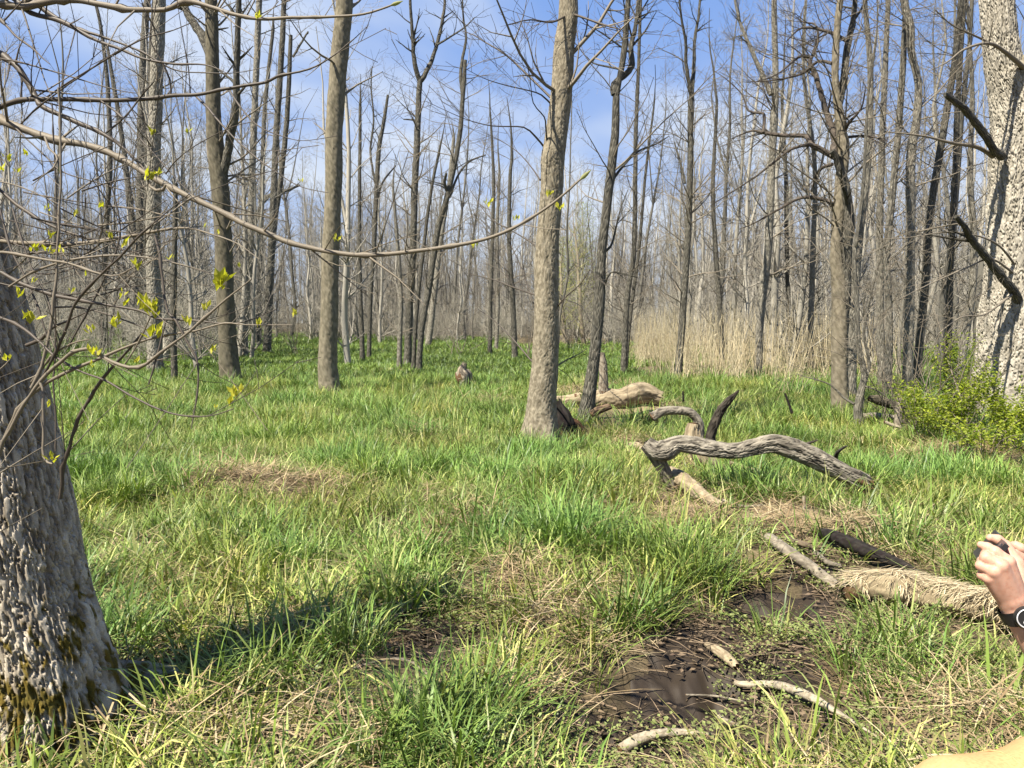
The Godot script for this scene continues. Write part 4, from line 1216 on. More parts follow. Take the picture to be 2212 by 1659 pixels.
	for k in 30:
		var x := rr(-60, 700)
		var y := rr(-420, 420)
		var a := rr(-0.7, 0.5)
		var l := rr(350, 800)
		bough(t, [x, y, rr(8, 14), x + l * 0.4 * cos(a), y + l * 0.4 * sin(a) + rr(-40, 40), 9, x + l * cos(a), y + l * sin(a) + rr(-120, 60), 4], 0, oy, rr(2.3, 2.7), rr(2.2, 2.6), yb if k % 3 == 0 else wt, 1, "stem")
	for c in [[1395, 240, 0.042, 14], [1385, 270, 0.03, 6], [890, 400, 0.04, 9], [950, 430, 0.045, 12], [980, 370, 0.025, 4], [965, 580, 0.04, 9], [720, 500, 0.035, 8], [180, 480, 0.04, 9], [580, 545, 0.025, 5], [120, 315, 0.028, 6], [330, 1365, 0.028, 7], [865, 740, 0.022, 3], [60, 715, 0.022, 4], [860, 140, 0.03, 5], [550, 185, 0.018, 3], [205, 225, 0.022, 4], [770, 320, 0.025, 4], [790, 370, 0.022, 4], [450, 300, 0.02, 4], [1300, 410, 0.025, 5], [1195, 500, 0.025, 5], [1640, 510, 0.024, 5], [1860, 440, 0.024, 5], [1350, 680, 0.028, 5], [1500, 950, 0.04, 9], [1470, 1000, 0.03, 4], [1370, 1020, 0.02, 3], [590, 690, 0.03, 6], [585, 760, 0.02, 4], [310, 1010, 0.022, 4], [1080, 80, 0.02, 3], [1520, 130, 0.02, 3]]:
		leaf_cluster(at_depth(c[0] * K, oy + c[1] * K, 2.12) - b, c[2], c[3], t, Vector3(0.1, 1, 0))


# ---------------------------------------------------------------- fallen wood
func make_logs() -> void:
	# the bent grey limb over the grass; sketch corner (1194.5, 752), scale 0.34
	var b := on_ground(1450, 1062)
	var z := b.z
	var l := thing("fallen_limb", "bent grey fallen limb arching over the grass with a hollow broken end", "fallen log", b)
	var f := func(a: Array, dz: float) -> Array: return sketch(1194.5, 752, a, z, dz, b, 0.34)
	var limb: Array = f.call([590, 600, 84, 650, 650, 120, 720, 650, 125, 800, 612, 101, 900, 622, 108, 1000, 642, 110, 1150, 655, 101, 1270, 632, 103, 1390, 608, 115, 1500, 630, 127, 1620, 678, 130, 1720, 728, 125, 1830, 786, 120, 1950, 842, 110], 0.25)
	part("limb", bark_tube(limb, 110, 0.008, 0.014, 50.0, 0.16, Color(0.072, 0.064, 0.052), Color(0.272, 0.248, 0.204), 0.0, Color(0, 0, 0, 0), 0.26, 0.08), l)
	var leg: Array = f.call([600, 590, 50, 640, 660, 96, 690, 750, 84, 740, 850, 70, 780, 930, 60], 0.0)
	part("leg", bark_tube(leg, 64, 0.012, 0.010, 60.0, 0.16, Color(0.080, 0.072, 0.056), Color(0.216, 0.192, 0.156), 0.0, Color(0, 0, 0, 0), 0.16, 0.02), l, "short leg of the limb standing in the grass")
	var spike: Array = f.call([1005, 640, 70, 1000, 560, 62, 1030, 470, 58, 1070, 390, 50, 1110, 340, 44, 1150, 300, 26, 1182, 268, 4], 0.1)
	part("spike", bark_tube(spike, 48, 0.012, 0.009, 44.0, 0.3, Color(0.020, 0.017, 0.014), Color(0.072, 0.062, 0.050), 0.0, Color(0, 0, 0, 0), 0.25), l, "dark splintered spike pointing up")
	var stub := Geo.new()
	stub.tube(smooth_path(f.call([1795, 700, 30, 1810, 660, 24, 1850, 630, 16, 1870, 622, 6], 0.3), 0.02), 8, Color.WHITE, true)
	part("stub", stub.mesh(M.grey_bark), l)
	stub = Geo.new()
	stub.tube(smooth_path(f.call([1560, 625, 24, 1620, 605, 20, 1680, 585, 8], 0.2), 0.02), 8, Color.WHITE, true)
	part("stub", stub.mesh(M.dark_bark), l)
	var endp: Array = f.call([1935, 832, 96, 1980, 856, 108, 1996, 864, 84], 0.25)
	var eg := Geo.new()
	eg.tube(endp, 20, Color.WHITE, true)
	part("rotten_end", eg.mesh(M.rot), l, "rusty brown rotten heartwood at the broken end")
	for k in 7:
		var a := TAU * k / 7.0 + rr(-0.3, 0.3)
		var c: Vector4 = limb[-1]
		var dirn := (v3(limb[-1]) - v3(limb[-2])).normalized()
		var sd := dirn.cross(Vector3.UP).normalized()
		var up := sd.cross(dirn)
		var q := v3(c) + (sd * cos(a) + up * sin(a)) * c.w * 0.85
		var sg := Geo.new()
		sg.tube([v4(q - dirn * 0.04, 0.022), v4(q + dirn * rr(0.01, 0.03), 0.019), v4(q + dirn * rr(0.05, 0.10) + up * rr(-0.02, 0.015), 0.004)], 6, Color.WHITE)
		part("splinter", sg.mesh([M.rot, M.black_wood, M.old_wood][k % 3]), l)
	# other pieces of wood lying about: name, label, category, corner, sketch, dz, material/relief colours, sink
	var gcol := [Color(0.120, 0.104, 0.080), Color(0.272, 0.240, 0.192)]
	var tan := [Color(0.176, 0.140, 0.092), Color(0.336, 0.280, 0.192)]
	var blk := [Color(0.008, 0.007, 0.006), Color(0.028, 0.024, 0.021)]
	var drift := [Color(0.224, 0.192, 0.140), Color(0.400, 0.356, 0.276)]
	log_piece("curved_log", "dark hoop of wood arching up behind the bent limb", "fallen log", [1194.5, 752, 0.34], [[630, 440, 60], [700, 402, 56], [780, 396, 56], [860, 402, 54], [908, 440, 54], [930, 500, 60], [910, 590, 90]], 7.9, [Color(0.056, 0.048, 0.040), Color(0.240, 0.216, 0.176)], false)
	log_piece("rotting_log", "short rotting log with a black hollow below the leg of the bent limb", "fallen log", [1194.5, 752, 0.34], [[740, 850, 80], [800, 900, 100], [880, 960, 104], [960, 1015, 84], [1060, 1060, 50]], 0.0, tan, true)
	log_piece("straw_stump", "straw covered hump of root behind the dark spike", "stump", [1194.5, 752, 0.34], [[895, 480, 70], [890, 560, 110], [930, 660, 130], [1010, 760, 110], [1080, 800, 50]], 7.3, tan, false)
	log_piece("broken_branch", "knotty broken branch lying under the bent limb", "branch", [1194.5, 752, 0.34], [[1120, 760, 24], [1240, 800, 30], [1350, 830, 24], [1460, 850, 12]], 0.0, tan, true)
	log_piece("broken_branch", "thin grey branch in the straw right of the rotting log", "branch", [1194.5, 752, 0.34], [[1080, 1000, 16], [1200, 1040, 18], [1330, 1030, 12]], 0.0, gcol, true)
	log_piece("broken_branch", "dead branch left of the leg of the bent limb", "branch", [1194.5, 752, 0.34], [[480, 640, 30], [540, 660, 44], [590, 700, 30]], 0.0, tan, true)
	log_piece("broken_branch", "dark root end sticking out of the mud hollow", "branch", [1460, 1093, K], [[420, 1060, 16], [480, 1010, 22], [560, 990, 14]], 0.0, blk, true)
	log_piece("broken_branch", "grey branch half buried below the black log", "branch", [1460, 1093, K], [[880, 340, 30], [960, 390, 34], [1040, 420, 22]], 0.0, gcol, true)
	log_piece("fallen_log", "tan fallen log behind the centre trunk, the left of two", "fallen log", [1194.5, 752, 0.34], [[-40, 190, 70], [40, 235, 76], [110, 300, 84], [160, 380, 96]], 12.6, tan, true)
	log_piece("fallen_log", "long straw covered fallen log running towards the reeds", "fallen log", [1194.5, 752, 0.34], [[262, 220, 96], [330, 290, 130], [430, 345, 140], [560, 430, 140], [660, 480, 90]], 12.0, tan, true)
	log_piece("broken_stump", "upright broken stump at the far end of the straw covered log", "stump", [1194.5, 752, 0.34], [[322, 290, 66], [320, 190, 58], [316, 110, 54], [310, 40, 38]], 12.0, [Color(0.120, 0.096, 0.072), Color(0.272, 0.240, 0.192)], false)
	log_piece("rotten_branch", "dark rotten chunk of branch right of the crooked trunk's foot", "fallen log", [1194.5, 752, 0.34], [[245, 420, 44], [290, 395, 50], [360, 370, 40]], 10.4, [Color(0.040, 0.028, 0.020), Color(0.160, 0.112, 0.072)], false)
	log_piece("root_plate", "black upturned rotten stump between the two centre trunks", "stump", [1194.5, 752, 0.34], [[60, 555, 170], [55, 480, 170], [45, 420, 130], [30, 350, 40]], 9.75, blk, false)
	log_piece("root_plate", "low black rotten wood leaning on the crooked trunk", "stump", [1194.5, 752, 0.34], [[-30, 490, 90], [60, 490, 140], [140, 510, 120], [200, 545, 50]], 9.95, [Color(0.013, 0.009, 0.006), Color(0.072, 0.036, 0.018)], false)
	log_piece("old_stump", "small grey broken stump alone in the middle of the meadow", "stump", [708, 531, K], [[830, 850, 110], [870, 830, 100], [850, 790, 70], [862, 752, 26]], 17.4, [Color(0.080, 0.068, 0.056), Color(0.336, 0.288, 0.216)], false)
	log_piece("straight_log", "pale grey log lying beyond the cream sapling", "fallen log", [1460, 531, K], [[1150, 1085, 36], [1250, 1075, 40], [1360, 1085, 38], [1420, 1100, 30]], 10.6, gcol, false)
	log_piece("dark_log", "dark mossy log end propped up right of the cream sapling", "fallen log", [1460, 531, K], [[1220, 965, 30], [1280, 975, 60], [1370, 1005, 56], [1450, 1020, 26]], 10.2, [Color(0.040, 0.036, 0.028), Color(0.128, 0.112, 0.080)], false)
	log_piece("broken_stump", "grey upright stub at the left edge of the green bush", "stump", [1460, 531, K], [[1410, 1160, 56], [1408, 1090, 50], [1410, 1030, 44], [1420, 940, 30]], 9.6, gcol, false)
	log_piece("bleached_branch", "thin bleached branch across the grey upright stub's foot", "branch", [1460, 531, K], [[1320, 1115, 20], [1370, 1135, 22], [1420, 1150, 18]], 9.4, drift, false)
	log_piece("wooden_stake", "short pale upright stick poking out below the bent limb", "stick", [1460, 1093, K], [[812, 120, 20], [812, 40, 20], [810, -60, 18]], 5.35, drift, false)
	log_piece("thin_stake", "thin dark stake leaning left before the reeds", "stick", [1460, 531, K], [[735, 1060, 18], [715, 1000, 15], [690, 935, 12]], 10.0, blk, false)
	log_piece("thin_stake", "short black upright stick in the grass behind the spike", "stick", [1460, 531, K], [[48, 985, 14], [46, 950, 13], [44, 922, 10]], 10.2, blk, false)
	# wood in the right foreground
	log_piece("ringed_log", "grey round log with dark rings lying in the wet hollow", "fallen log", [1460, 1093, K], [[590, 270, 66], [680, 340, 72], [760, 395, 74], [870, 470, 70], [1010, 560, 62]], 0.0, gcol, true)
	log_piece("black_log", "wet black log with a grey tip behind the ringed log", "fallen log", [1460, 1093, K], [[930, 240, 70], [1020, 275, 84], [1150, 340, 92], [1280, 390, 80], [1400, 420, 56], [1550, 480, 34]], 0.0, blk, true)
	log_piece("brown_stick", "short brown stick half sunk behind the ringed log", "stick", [1460, 1093, K], [[700, 255, 36], [780, 290, 40], [850, 310, 30]], 0.0, [Color(0.080, 0.060, 0.040), Color(0.192, 0.152, 0.104)], true)
	log_piece("straw_log", "thick log draped in dead straw pointing at the hands", "fallen log", [1460, 1093, K], [[1100, 660, 120], [1200, 630, 150], [1350, 640, 170], [1500, 670, 160], [1700, 715, 140], [1900, 760, 124], [2140, 820, 100], [2500, 900, 80]], 0.0, [Color(0.160, 0.128, 0.080), Color(0.272, 0.224, 0.144)], true)
	log_piece("driftwood", "bone pale bent driftwood branch in the right foreground", "branch", [1460, 1093, K], [[370, 1170, 26], [430, 1190, 42], [540, 1195, 46], [650, 1205, 52], [780, 1250, 58], [900, 1310, 52], [1010, 1370, 36], [1120, 1430, 22], [1270, 1520, 12]], 0.0, drift, true)
	log_piece("rotten_branch", "crumbly tan chunk of branch above the pale driftwood", "fallen log", [1460, 1093, K], [[190, 930, 30], [260, 985, 60], [330, 1040, 66], [380, 1080, 50]], 0.0, tan, true)
	log_piece("bleached_branch", "small pale piece of wood in the mud left of the driftwood", "branch", [1460, 1093, K], [[270, 1390, 28], [330, 1410, 42], [390, 1440, 26]], 0.0, drift, true)
	log_piece("driftwood", "forked pale branch lying in the mud at the bottom of the picture", "branch", [708, 1093, K], [[1850, 1620, 70], [1950, 1570, 76], [2080, 1520, 60], [2250, 1500, 46], [2420, 1495, 14]], 0.0, drift, true)
	log_piece("thin_stick", "thin grey bowed stick over the mud in the middle foreground", "stick", [708, 1093, K], [[160, 1080, 14], [300, 1040, 16], [430, 1018, 17], [540, 1045, 15], [650, 1130, 8]], 0.0, gcol, true)
	log_piece("thin_stick", "straight thin stick lying left of the pale driftwood", "stick", [1460, 1093, K], [[60, 1245, 12], [250, 1265, 14], [450, 1290, 9]], 0.0, gcol, true)
	log_piece("short_post", "black wet stump end beside the mud hollow", "stump", [1460, 1093, K], [[860, 800, 60], [850, 740, 56], [820, 690, 40]], 3.72, blk, false)
	# dead grass draped over the straw log
	drape([1460, 1093], [[1110, 640], [1200, 610], [1350, 615], [1500, 645], [1700, 695], [1900, 745], [2140, 805]], 1500, 0.075)


func log_piece(called: String, label: String, category: String, corner: Array, pts: Array, d: float, cols: Array, lie: bool) -> void:
	var p := []
	for q in pts:
		var x: float = corner[0] + q[0] * corner[2]
		var y: float = corner[1] + q[1] * corner[2]
		var w: Vector3
		var r: float
		if d > 0.0 and not lie:
			w = at_depth(x, y, d)
			r = q[2] * corner[2] * 0.5 * d / F
		else:
			w = on_ground(x, y)
			if d > 0.0:
				w = on_plane(x, y, -d)
			r = q[2] * corner[2] * 0.5 * forward(w) / F
			w.y = gy(w.x, w.z) + r * 1.0 + (0.03 if d <= 0.0 else 0.0)
			clear_spots.append([w.x, w.z, r * 1.6 + 0.12])
			clear_spots.append([w.x, w.z + r * 2.0, r * 1.6 + 0.2])
			if p.size() > 0:
				clear_spots.append([(w.x + p[-1].x) * 0.5, (w.z + p[-1].z) * 0.5, r * 1.6 + 0.05])
				clear_spots.append([(w.x + p[-1].x) * 0.5, (w.z + p[-1].z) * 0.5 + r * 2.0, r * 1.6 + 0.07])
		p.append(v4(w, r))
	var at := v3(p[0])
	at.y = gy(at.x, at.z)
	for k in p.size():
		p[k] = Vector4(p[k].x - at.x, p[k].y - at.y, p[k].z - at.z, p[k].w)
	if not lie:
		for k in p.size():
			if p[k].y < 0.32:
				clear_spots.append([p[k].x + at.x, p[k].z + at.z, p[k].w + 0.16])
				clear_spots.append([p[k].x + at.x, p[k].z + at.z + 0.25, p[k].w + 0.16])
	var t := thing(called, label, category, at)
	var r0: float = p[p.size() / 2].w
	var fu := clampf(3.2 / r0, 30.0, 130.0)
	part("wood", bark_tube(p, clampi(int(r0 * 700.0), 20, 64), clampf(r0 * 0.22, 0.006, 0.03), clampf(r0 * 0.16, 0.0012, 0.014), fu, 0.2, cols[0], cols[1], 0.0, Color(0, 0, 0, 0), 0.22, r0 * 0.6), t)
	for e in [0, p.size() - 1]:
		var eg := Geo.new()
		var o := 1 if e == 0 else p.size() - 2
		var dr := (v3(p[e]) - v3(p[o])).normalized()
		eg.tube([v4(v3(p[e]) - dr * p[e].w * 0.5, p[e].w * 0.92), v4(v3(p[e]) + dr * p[e].w * 0.05, p[e].w * 0.9), v4(v3(p[e]) + dr * p[e].w * 0.2, p[e].w * 0.5)], 12, Color.WHITE, true)
		part("broken_end", eg.mesh(M.rot if cols[0].r < 0.3 else M.old_wood), t)


func drape(corner: Array, line: Array, count: int, wide: float) -> void:
	var g := Geo.new()
	var cols := [Color(0.408, 0.340, 0.212), Color(0.493, 0.425, 0.289), Color(0.255, 0.204, 0.123)]
	for k in count * 4:
		var t := rr(0.25, line.size() - 1.001)
		var a: Array = line[int(t)]
		var b: Array = line[int(t) + 1]
		var f := t - int(t)
		var p := on_ground(corner[0] + lerpf(a[0], b[0], f) * K, corner[1] + lerpf(a[1], b[1], f) * K)
		var off := rr(-1, 1)
		p += Vector3(off * 0.02, 0, off * wide)
		p.y = gy(p.x, p.z) + 0.03 + 0.125 * sqrt(maxf(0.0, 1.0 - off * off)) + rr(-0.012, 0.016)
		blade(g, p, (rr(0.2, 2.3) if rng.randf() < 0.6 else rr(-2.4, 0.2)), rr(0.05, 0.17), 0.0042, rr(1.5, 1.72), rr(0.0, 0.2), cols[rng.randi() % 3])
	var o := part("dead_grass", g.mesh(M.straw), self)
	tag(o, "dead straw combed over the thick log at the right", "dead grass", "", "stuff")


# ---------------------------------------------------------------- bushes
func make_bushes() -> void:
	least = 0.0020
	for spec in [
		[2068, 935, 9.4, 62, 235, 3600, "tall leafy green bush climbing the left side of the huge pale tree", 0.16],
		[2010, 985, 8.4, 120, 150, 3200, "low spreading bush with bright green leaves left of the huge pale tree", 0.2],
		[2175, 1000, 8.0, 80, 190, 3200, "leafy bush in front of the huge pale trunk's foot", 0.2],
		[2120, 1040, 7.4, 110, 110, 1500, "low half dead bush with brown stems in front of the leafy ones", 0.5]]:
		var b := at_depth(spec[0], spec[1], spec[2])
		b.y = gy(b.x, b.z)
		var t := thing("leafy_bush", spec[6], "bush", b)
		var k: float = spec[2] / F
		var sg := Geo.new()
		var lg := Geo.new()
		for q in 16:
			var a := rr(0, TAU)
			var e := Vector3(sin(a) * spec[3] * k * rr(0.2, 1.0), spec[4] * k * rr(0.5, 1.0), cos(a) * spec[3] * k * rr(0.2, 0.9))
			var m := e * 0.5 + Vector3(rr(-0.05, 0.05), 0.08, rr(-0.05, 0.05))
			sg.tube(smooth_path([v4(Vector3(e.x * 0.15, -0.05, e.z * 0.15), 0.007), v4(m, 0.005), v4(e, 0.002)], 0.12), 4, Color.WHITE)
			for j in int(spec[5] / 16.0):
				var u := sqrt(rr(0.05, 1.0))
				var p := (m * 2.0 * u if u < 0.5 else m.lerp(e, u * 2.0 - 1.0)) + Vector3(rr(-1, 1), rr(-1, 1), rr(-1, 1)) * 0.085
				if rng.randf() < spec[7] * 0.4:
					continue
				var c := Color(0.17, 0.24, 0.03).lerp(Color(0.36, 0.40, 0.05), rng.randf()) * rr(0.6, 1.1)
				leaf(lg, p, Vector3(rr(-1, 1), rr(-0.5, 0.7), rr(-1, 1)).normalized(), rr(0.022, 0.045), rr(0.5, 0.8), c)
		part("stems", sg.mesh(M.twig), t)
		part("foliage", lg.mesh(M.leaf), t)
	# bare arching brush beside the huge tree
	for spec in [[1985, 930, 9.2, "bare arching brush of pale twigs left of the leafy bushes"], [2075, 960, 9.0, "thorny bare brush tangled above the leafy bushes"], [1935, 905, 10.0, "thin bare brush beside the cream sapling"]]:
		var b := at_depth(spec[0], spec[1], spec[2])
		b.y = gy(b.x, b.z)
		var t := thing("bare_brush", spec[3], "shrub", b)
		for q in 6:
			var g := Geo.new()
			var az := rr(0, TAU)
			twig(g, Vector3(rr(-0.1, 0.1), -0.05, rr(-0.1, 0.1)), Vector3(sin(az) * 0.55, 1, cos(az) * 0.4).normalized(), rr(1.2, 2.3), rr(0.007, 0.013), 2, 0.16, -0.12, Color.WHITE)
			part("stem", g.mesh(M.young_bark if q % 2 else M.twig), t)
	# thin bare shrubs and saplings at the left and in the middle of the meadow
	for spec in [[150, 742, "bare shrub at the far left under the dark slim tree"], [60, 735, "bare bush at the left edge behind the leaning trunk"], [640, 770, "small bare shrub with a straw skirt left of the thick middle trunk"], [985, 770, "leaning bare saplings in the middle of the meadow"], [1230, 760, "bare bush behind the big centre trunk"], [470, 745, "bare bush behind the dark forked trunk"], [1150, 770, "bare shrub left of the big centre trunk's foot"]]:
		var b := on_ground(spec[0], spec[1])
		var t := thing("bare_shrub", spec[2], "shrub", b)
		for q in 5:
			var g := Geo.new()
			var az := rr(0, TAU)
			twig(g, Vector3(rr(-0.3, 0.3), -0.05, rr(-0.2, 0.2)), Vector3(sin(az) * 0.35, 1, cos(az) * 0.3).normalized(), rr(1.5, 3.6), rr(0.01, 0.022), 2, 0.12, 0.05, Color.WHITE)
			part("stem", g.mesh(M.twig), t)


# ---------------------------------------------------------------- the person at the right
func capsule(p: Vector3, a: Vector3, b: Vector3, ra: float, rb: float) -> float:
	var ab := b - a
	var h := clampf((p - a).dot(ab) / maxf(ab.length_squared(), 1e-9), 0.0, 1.0)
	return p.distance_to(a + ab * h) - lerpf(ra, rb, h)


func skin(g: Geo, bones: Array, cell: float, k: float, col: Color) -> void:
	var lo := Vector3.ONE * 1e9
	var hi := Vector3.ONE * -1e9
	for b in bones:
		var r := maxf(b[2], b[3])
		lo = lo.min(b[0] - Vector3.ONE * r).min(b[1] - Vector3.ONE * r)
		hi = hi.max(b[0] + Vector3.ONE * r).max(b[1] + Vector3.ONE * r)
	lo -= Vector3.ONE * cell * 3.0
	hi += Vector3.ONE * cell * 3.0
	var nx := int((hi.x - lo.x) / cell) + 1
	var ny := int((hi.y - lo.y) / cell) + 1
	var nz := int((hi.z - lo.z) / cell) + 1
	var field := PackedFloat32Array()
	field.resize(nx * ny * nz)
	field.fill(1.0)
	for b in bones:
		var r := maxf(b[2], b[3]) + k + cell * 2.5
		var a0: Vector3 = ((b[0].min(b[1]) - Vector3.ONE * r - lo) / cell).floor()
		var a1: Vector3 = ((b[0].max(b[1]) + Vector3.ONE * r - lo) / cell).ceil()
		for z in range(maxi(0, int(a0.z)), mini(nz, int(a1.z) + 1)):
			for y in range(maxi(0, int(a0.y)), mini(ny, int(a1.y) + 1)):
				var at := (z * ny + y) * nx
				for x in range(maxi(0, int(a0.x)), mini(nx, int(a1.x) + 1)):
					var d := capsule(lo + Vector3(x, y, z) * cell, b[0], b[1], b[2], b[3])
					var f := field[at + x]
					var h := maxf(k - absf(d - f), 0.0) / k
					field[at + x] = minf(d, f) - h * h * k * 0.25
	var ids := {}
	var sxx := nx
	var sxy := nx * ny
	for z in nz - 1:
		for y in ny - 1:
			for x in nx - 1:
				var q := z * sxy + y * sxx + x
				var f0 := field[q]
				if f0 > cell * 2.5:
					continue
				var mask := 0
				var vals := [f0, field[q + 1], field[q + sxx], field[q + sxx + 1], field[q + sxy], field[q + sxy + 1], field[q + sxy + sxx], field[q + sxy + sxx + 1]]
				for c in 8:
					if vals[c] < 0.0:
						mask |= 1 << c
				if mask == 0 or mask == 255:
					continue
				var sum := Vector3.ZERO
				var cnt := 0
				for e in [[0, 1], [2, 3], [4, 5], [6, 7], [0, 2], [1, 3], [4, 6], [5, 7], [0, 4], [1, 5], [2, 6], [3, 7]]:
					var va: float = vals[e[0]]
					var vb: float = vals[e[1]]
					if (va < 0.0) == (vb < 0.0):
						continue
					var pa := Vector3(e[0] & 1, (e[0] >> 1) & 1, e[0] >> 2)
					var pb := Vector3(e[1] & 1, (e[1] >> 1) & 1, e[1] >> 2)
					sum += pa.lerp(pb, va / (va - vb))
					cnt += 1
				var grad := Vector3(vals[1] + vals[3] + vals[5] + vals[7] - vals[0] - vals[2] - vals[4] - vals[6], vals[2] + vals[3] + vals[6] + vals[7] - vals[0] - vals[1] - vals[4] - vals[5], vals[4] + vals[5] + vals[6] + vals[7] - vals[0] - vals[1] - vals[2] - vals[3])
				ids[q] = g.v.size()
				g.v.append(lo + (Vector3(x, y, z) + sum / cnt) * cell)
				g.n.append(grad.normalized())
				g.uv.append(Vector2(x, y) * cell)
				g.c.append(col)
	for q in ids:
		var f0 := field[q]
		for ax in 3:
			var st: int = [1, sxx, sxy][ax]
			var u: int = [sxx, sxy, 1][ax]
			var w: int = [sxy, 1, sxx][ax]
			var f1 := field[q + st]
			if (f0 < 0.0) == (f1 < 0.0):
				continue
			if not (ids.has(q - u) and ids.has(q - w) and ids.has(q - u - w)):
				continue
			var a: int = ids[q]
			var b: int = ids[q - u]
			var c: int = ids[q - u - w]
			var d: int = ids[q - w]
			if f0 < 0.0:
				g.i.append_array([a, c, b, a, d, c])
			else:
				g.i.append_array([a, b, c, a, c, d])


func make_person() -> void:
	var b := Vector3(1.2, 0, -1.6)
	b.y = gy(b.x, b.z)
	var t := thing("person", "kneeling person in tan trousers with a black wristwatch, holding up a phone", "person", b)
	var P := func(x: float, y: float, d: float) -> Vector3: return at_depth(x, y, d) - b
	var skin_m := mat(s(0.45, 0.27, 0.20), 0.5, picture(noise(FastNoiseLite.TYPE_SIMPLEX_SMOOTH, 0.05, 4, 41), 128, 128, [s(0.78, 0.66, 0.62), s(0.95, 0.92, 0.9), s(1, 1, 1)]), Vector3(14, 14, 14), null, 0.0, true)
	skin_m.subsurf_scatter_enabled = true
	skin_m.subsurf_scatter_strength = 0.15
	var cloth := picture(noise(FastNoiseLite.TYPE_SIMPLEX_SMOOTH, 0.09, 4, 43), 256, 256, [s(0.7, 0.68, 0.64), s(0.9, 0.9, 0.9), s(1, 1, 1)])
	var tan := mat(s(0.42, 0.27, 0.125), 0.85, cloth, Vector3(4, 4, 4), null, 0.0, true)
	var shirt := mat(s(0.10, 0.13, 0.16), 0.9, cloth, Vector3(4, 4, 4), null, 0.0, true)
	var W := Color.WHITE
	# joints
	var wrist: Vector3 = P.call(2196, 1312, 1.42)
	var elbow: Vector3 = P.call(2365, 1580, 1.40)
	var lsh := Vector3(0.13, 0.90, 0.17)
	var rsh := Vector3(0.20, 0.93, -0.20)
	var rwrist: Vector3 = P.call(2290, 1270, 1.62)
	var relbow := Vector3(0.15, 0.70, -0.16)
	var knee: Vector3 = P.call(2078, 1762, 1.45)
	var hip := Vector3(0.20, 0.48, 0.10)
	var rhip := Vector3(0.20, 0.48, -0.10)
	var rknee := Vector3(-0.10, 0.09, -0.22)
	var ankle := knee + Vector3(0.08, -0.38, -0.02)
	ankle.y = 0.10
	var rank := Vector3(0.30, 0.10, -0.22)
	var neck := Vector3(0.17, 1.03, -0.02)
	var head := Vector3(0.16, 1.20, -0.02)
	var g := Geo.new()
	var body := [
		[Vector3(0.20, 0.50, 0.0), Vector3(0.20, 0.74, -0.01), 0.14, 0.13], [Vector3(0.20, 0.74, -0.01), Vector3(0.17, 0.92, -0.02), 0.13, 0.12], [lsh, rsh, 0.06, 0.06],
		[Vector3(0.17, 0.93, -0.02), neck, 0.06, 0.055], [neck, head, 0.052, 0.06], [head + Vector3(0.02, 0.02, 0), head + Vector3(-0.01, 0.06, 0), 0.09, 0.085], [head + Vector3(-0.05, -0.05, 0), head + Vector3(-0.05, -0.07, 0), 0.045, 0.035],
		[head + Vector3(-0.095, 0.02, 0), head + Vector3(-0.125, -0.015, 0), 0.012, 0.016], [head + Vector3(0.01, 0.0, 0.083), head + Vector3(0.015, 0.03, 0.086), 0.015, 0.017], [head + Vector3(0.01, 0.0, -0.083), head + Vector3(0.015, 0.03, -0.086), 0.015, 0.017],
		[lsh, elbow, 0.055, 0.043], [elbow, wrist, 0.047, 0.027], [rsh, relbow, 0.055, 0.043], [relbow, rwrist, 0.045, 0.027],
		[hip, knee, 0.085, 0.06], [knee, ankle, 0.055, 0.04], [rhip, rknee, 0.085, 0.06], [rknee, rank, 0.055, 0.04]]
	skin(g, body, 0.013, 0.045, W)
	# left hand, back towards the camera: sketch frame points with depth
	var H := []
	var palm := func(a: Vector3, c: Vector3, ra: float, rb: float) -> void: H.append([a, c, ra, rb])
	var mc := [P.call(2178, 1214, 1.405), P.call(2163, 1223, 1.398), P.call(2148, 1235, 1.400), P.call(2137, 1249, 1.408)]
	var carp := [P.call(2197, 1290, 1.415), P.call(2191, 1294, 1.412), P.call(2185, 1298, 1.414), P.call(2180, 1303, 1.420)]
	palm.call(elbow.lerp(wrist, 0.6), wrist, 0.034, 0.0275)
	for q in 4:
		palm.call(wrist.lerp(carp[q], 0.35), carp[q], 0.023, 0.019)
		palm.call(carp[q], mc[q], 0.018, [0.0125, 0.013, 0.0125, 0.0115][q])
	skin_chain(H, [mc[0], P.call(2150, 1192, 1.415), P.call(2133, 1182, 1.43), P.call(2119, 1177, 1.44)], [0.0115, 0.0098, 0.0085, 0.0072])
	skin_chain(H, [mc[1], P.call(2130, 1205, 1.412), P.call(2130, 1196, 1.44), P.call(2140, 1192, 1.456)], [0.0118, 0.0105, 0.0090, 0.0078])
	skin_chain(H, [mc[2], P.call(2120, 1222, 1.416), P.call(2122, 1212, 1.444), P.call(2134, 1206, 1.46)], [0.0112, 0.0100, 0.0087, 0.0076])
	skin_chain(H, [mc[3], P.call(2122, 1243, 1.420), P.call(2125, 1232, 1.443), P.call(2136, 1224, 1.456)], [0.0100, 0.0088, 0.0076, 0.0068])
	skin_chain(H, [P.call(2200, 1275, 1.43), P.call(2196, 1220, 1.455), P.call(2172, 1180, 1.475), P.call(2155, 1166, 1.48), P.call(2140, 1162, 1.482)], [0.018, 0.0142, 0.0112, 0.0096, 0.0080])
	skin(g, H, 0.0028, 0.0035, W)
	# right hand behind it
	var R := []
	R.append([relbow.lerp(rwrist, 0.6), rwrist, 0.034, 0.0275])
	var rm := [P.call(2222, 1196, 1.60), P.call(2232, 1206, 1.61), P.call(2240, 1218, 1.615), P.call(2246, 1232, 1.62)]
	for q in 4:
		R.append([rwrist, rwrist.lerp(rm[q], 0.4), 0.022, 0.019])
		R.append([rwrist.lerp(rm[q], 0.4), rm[q], 0.018, 0.012])
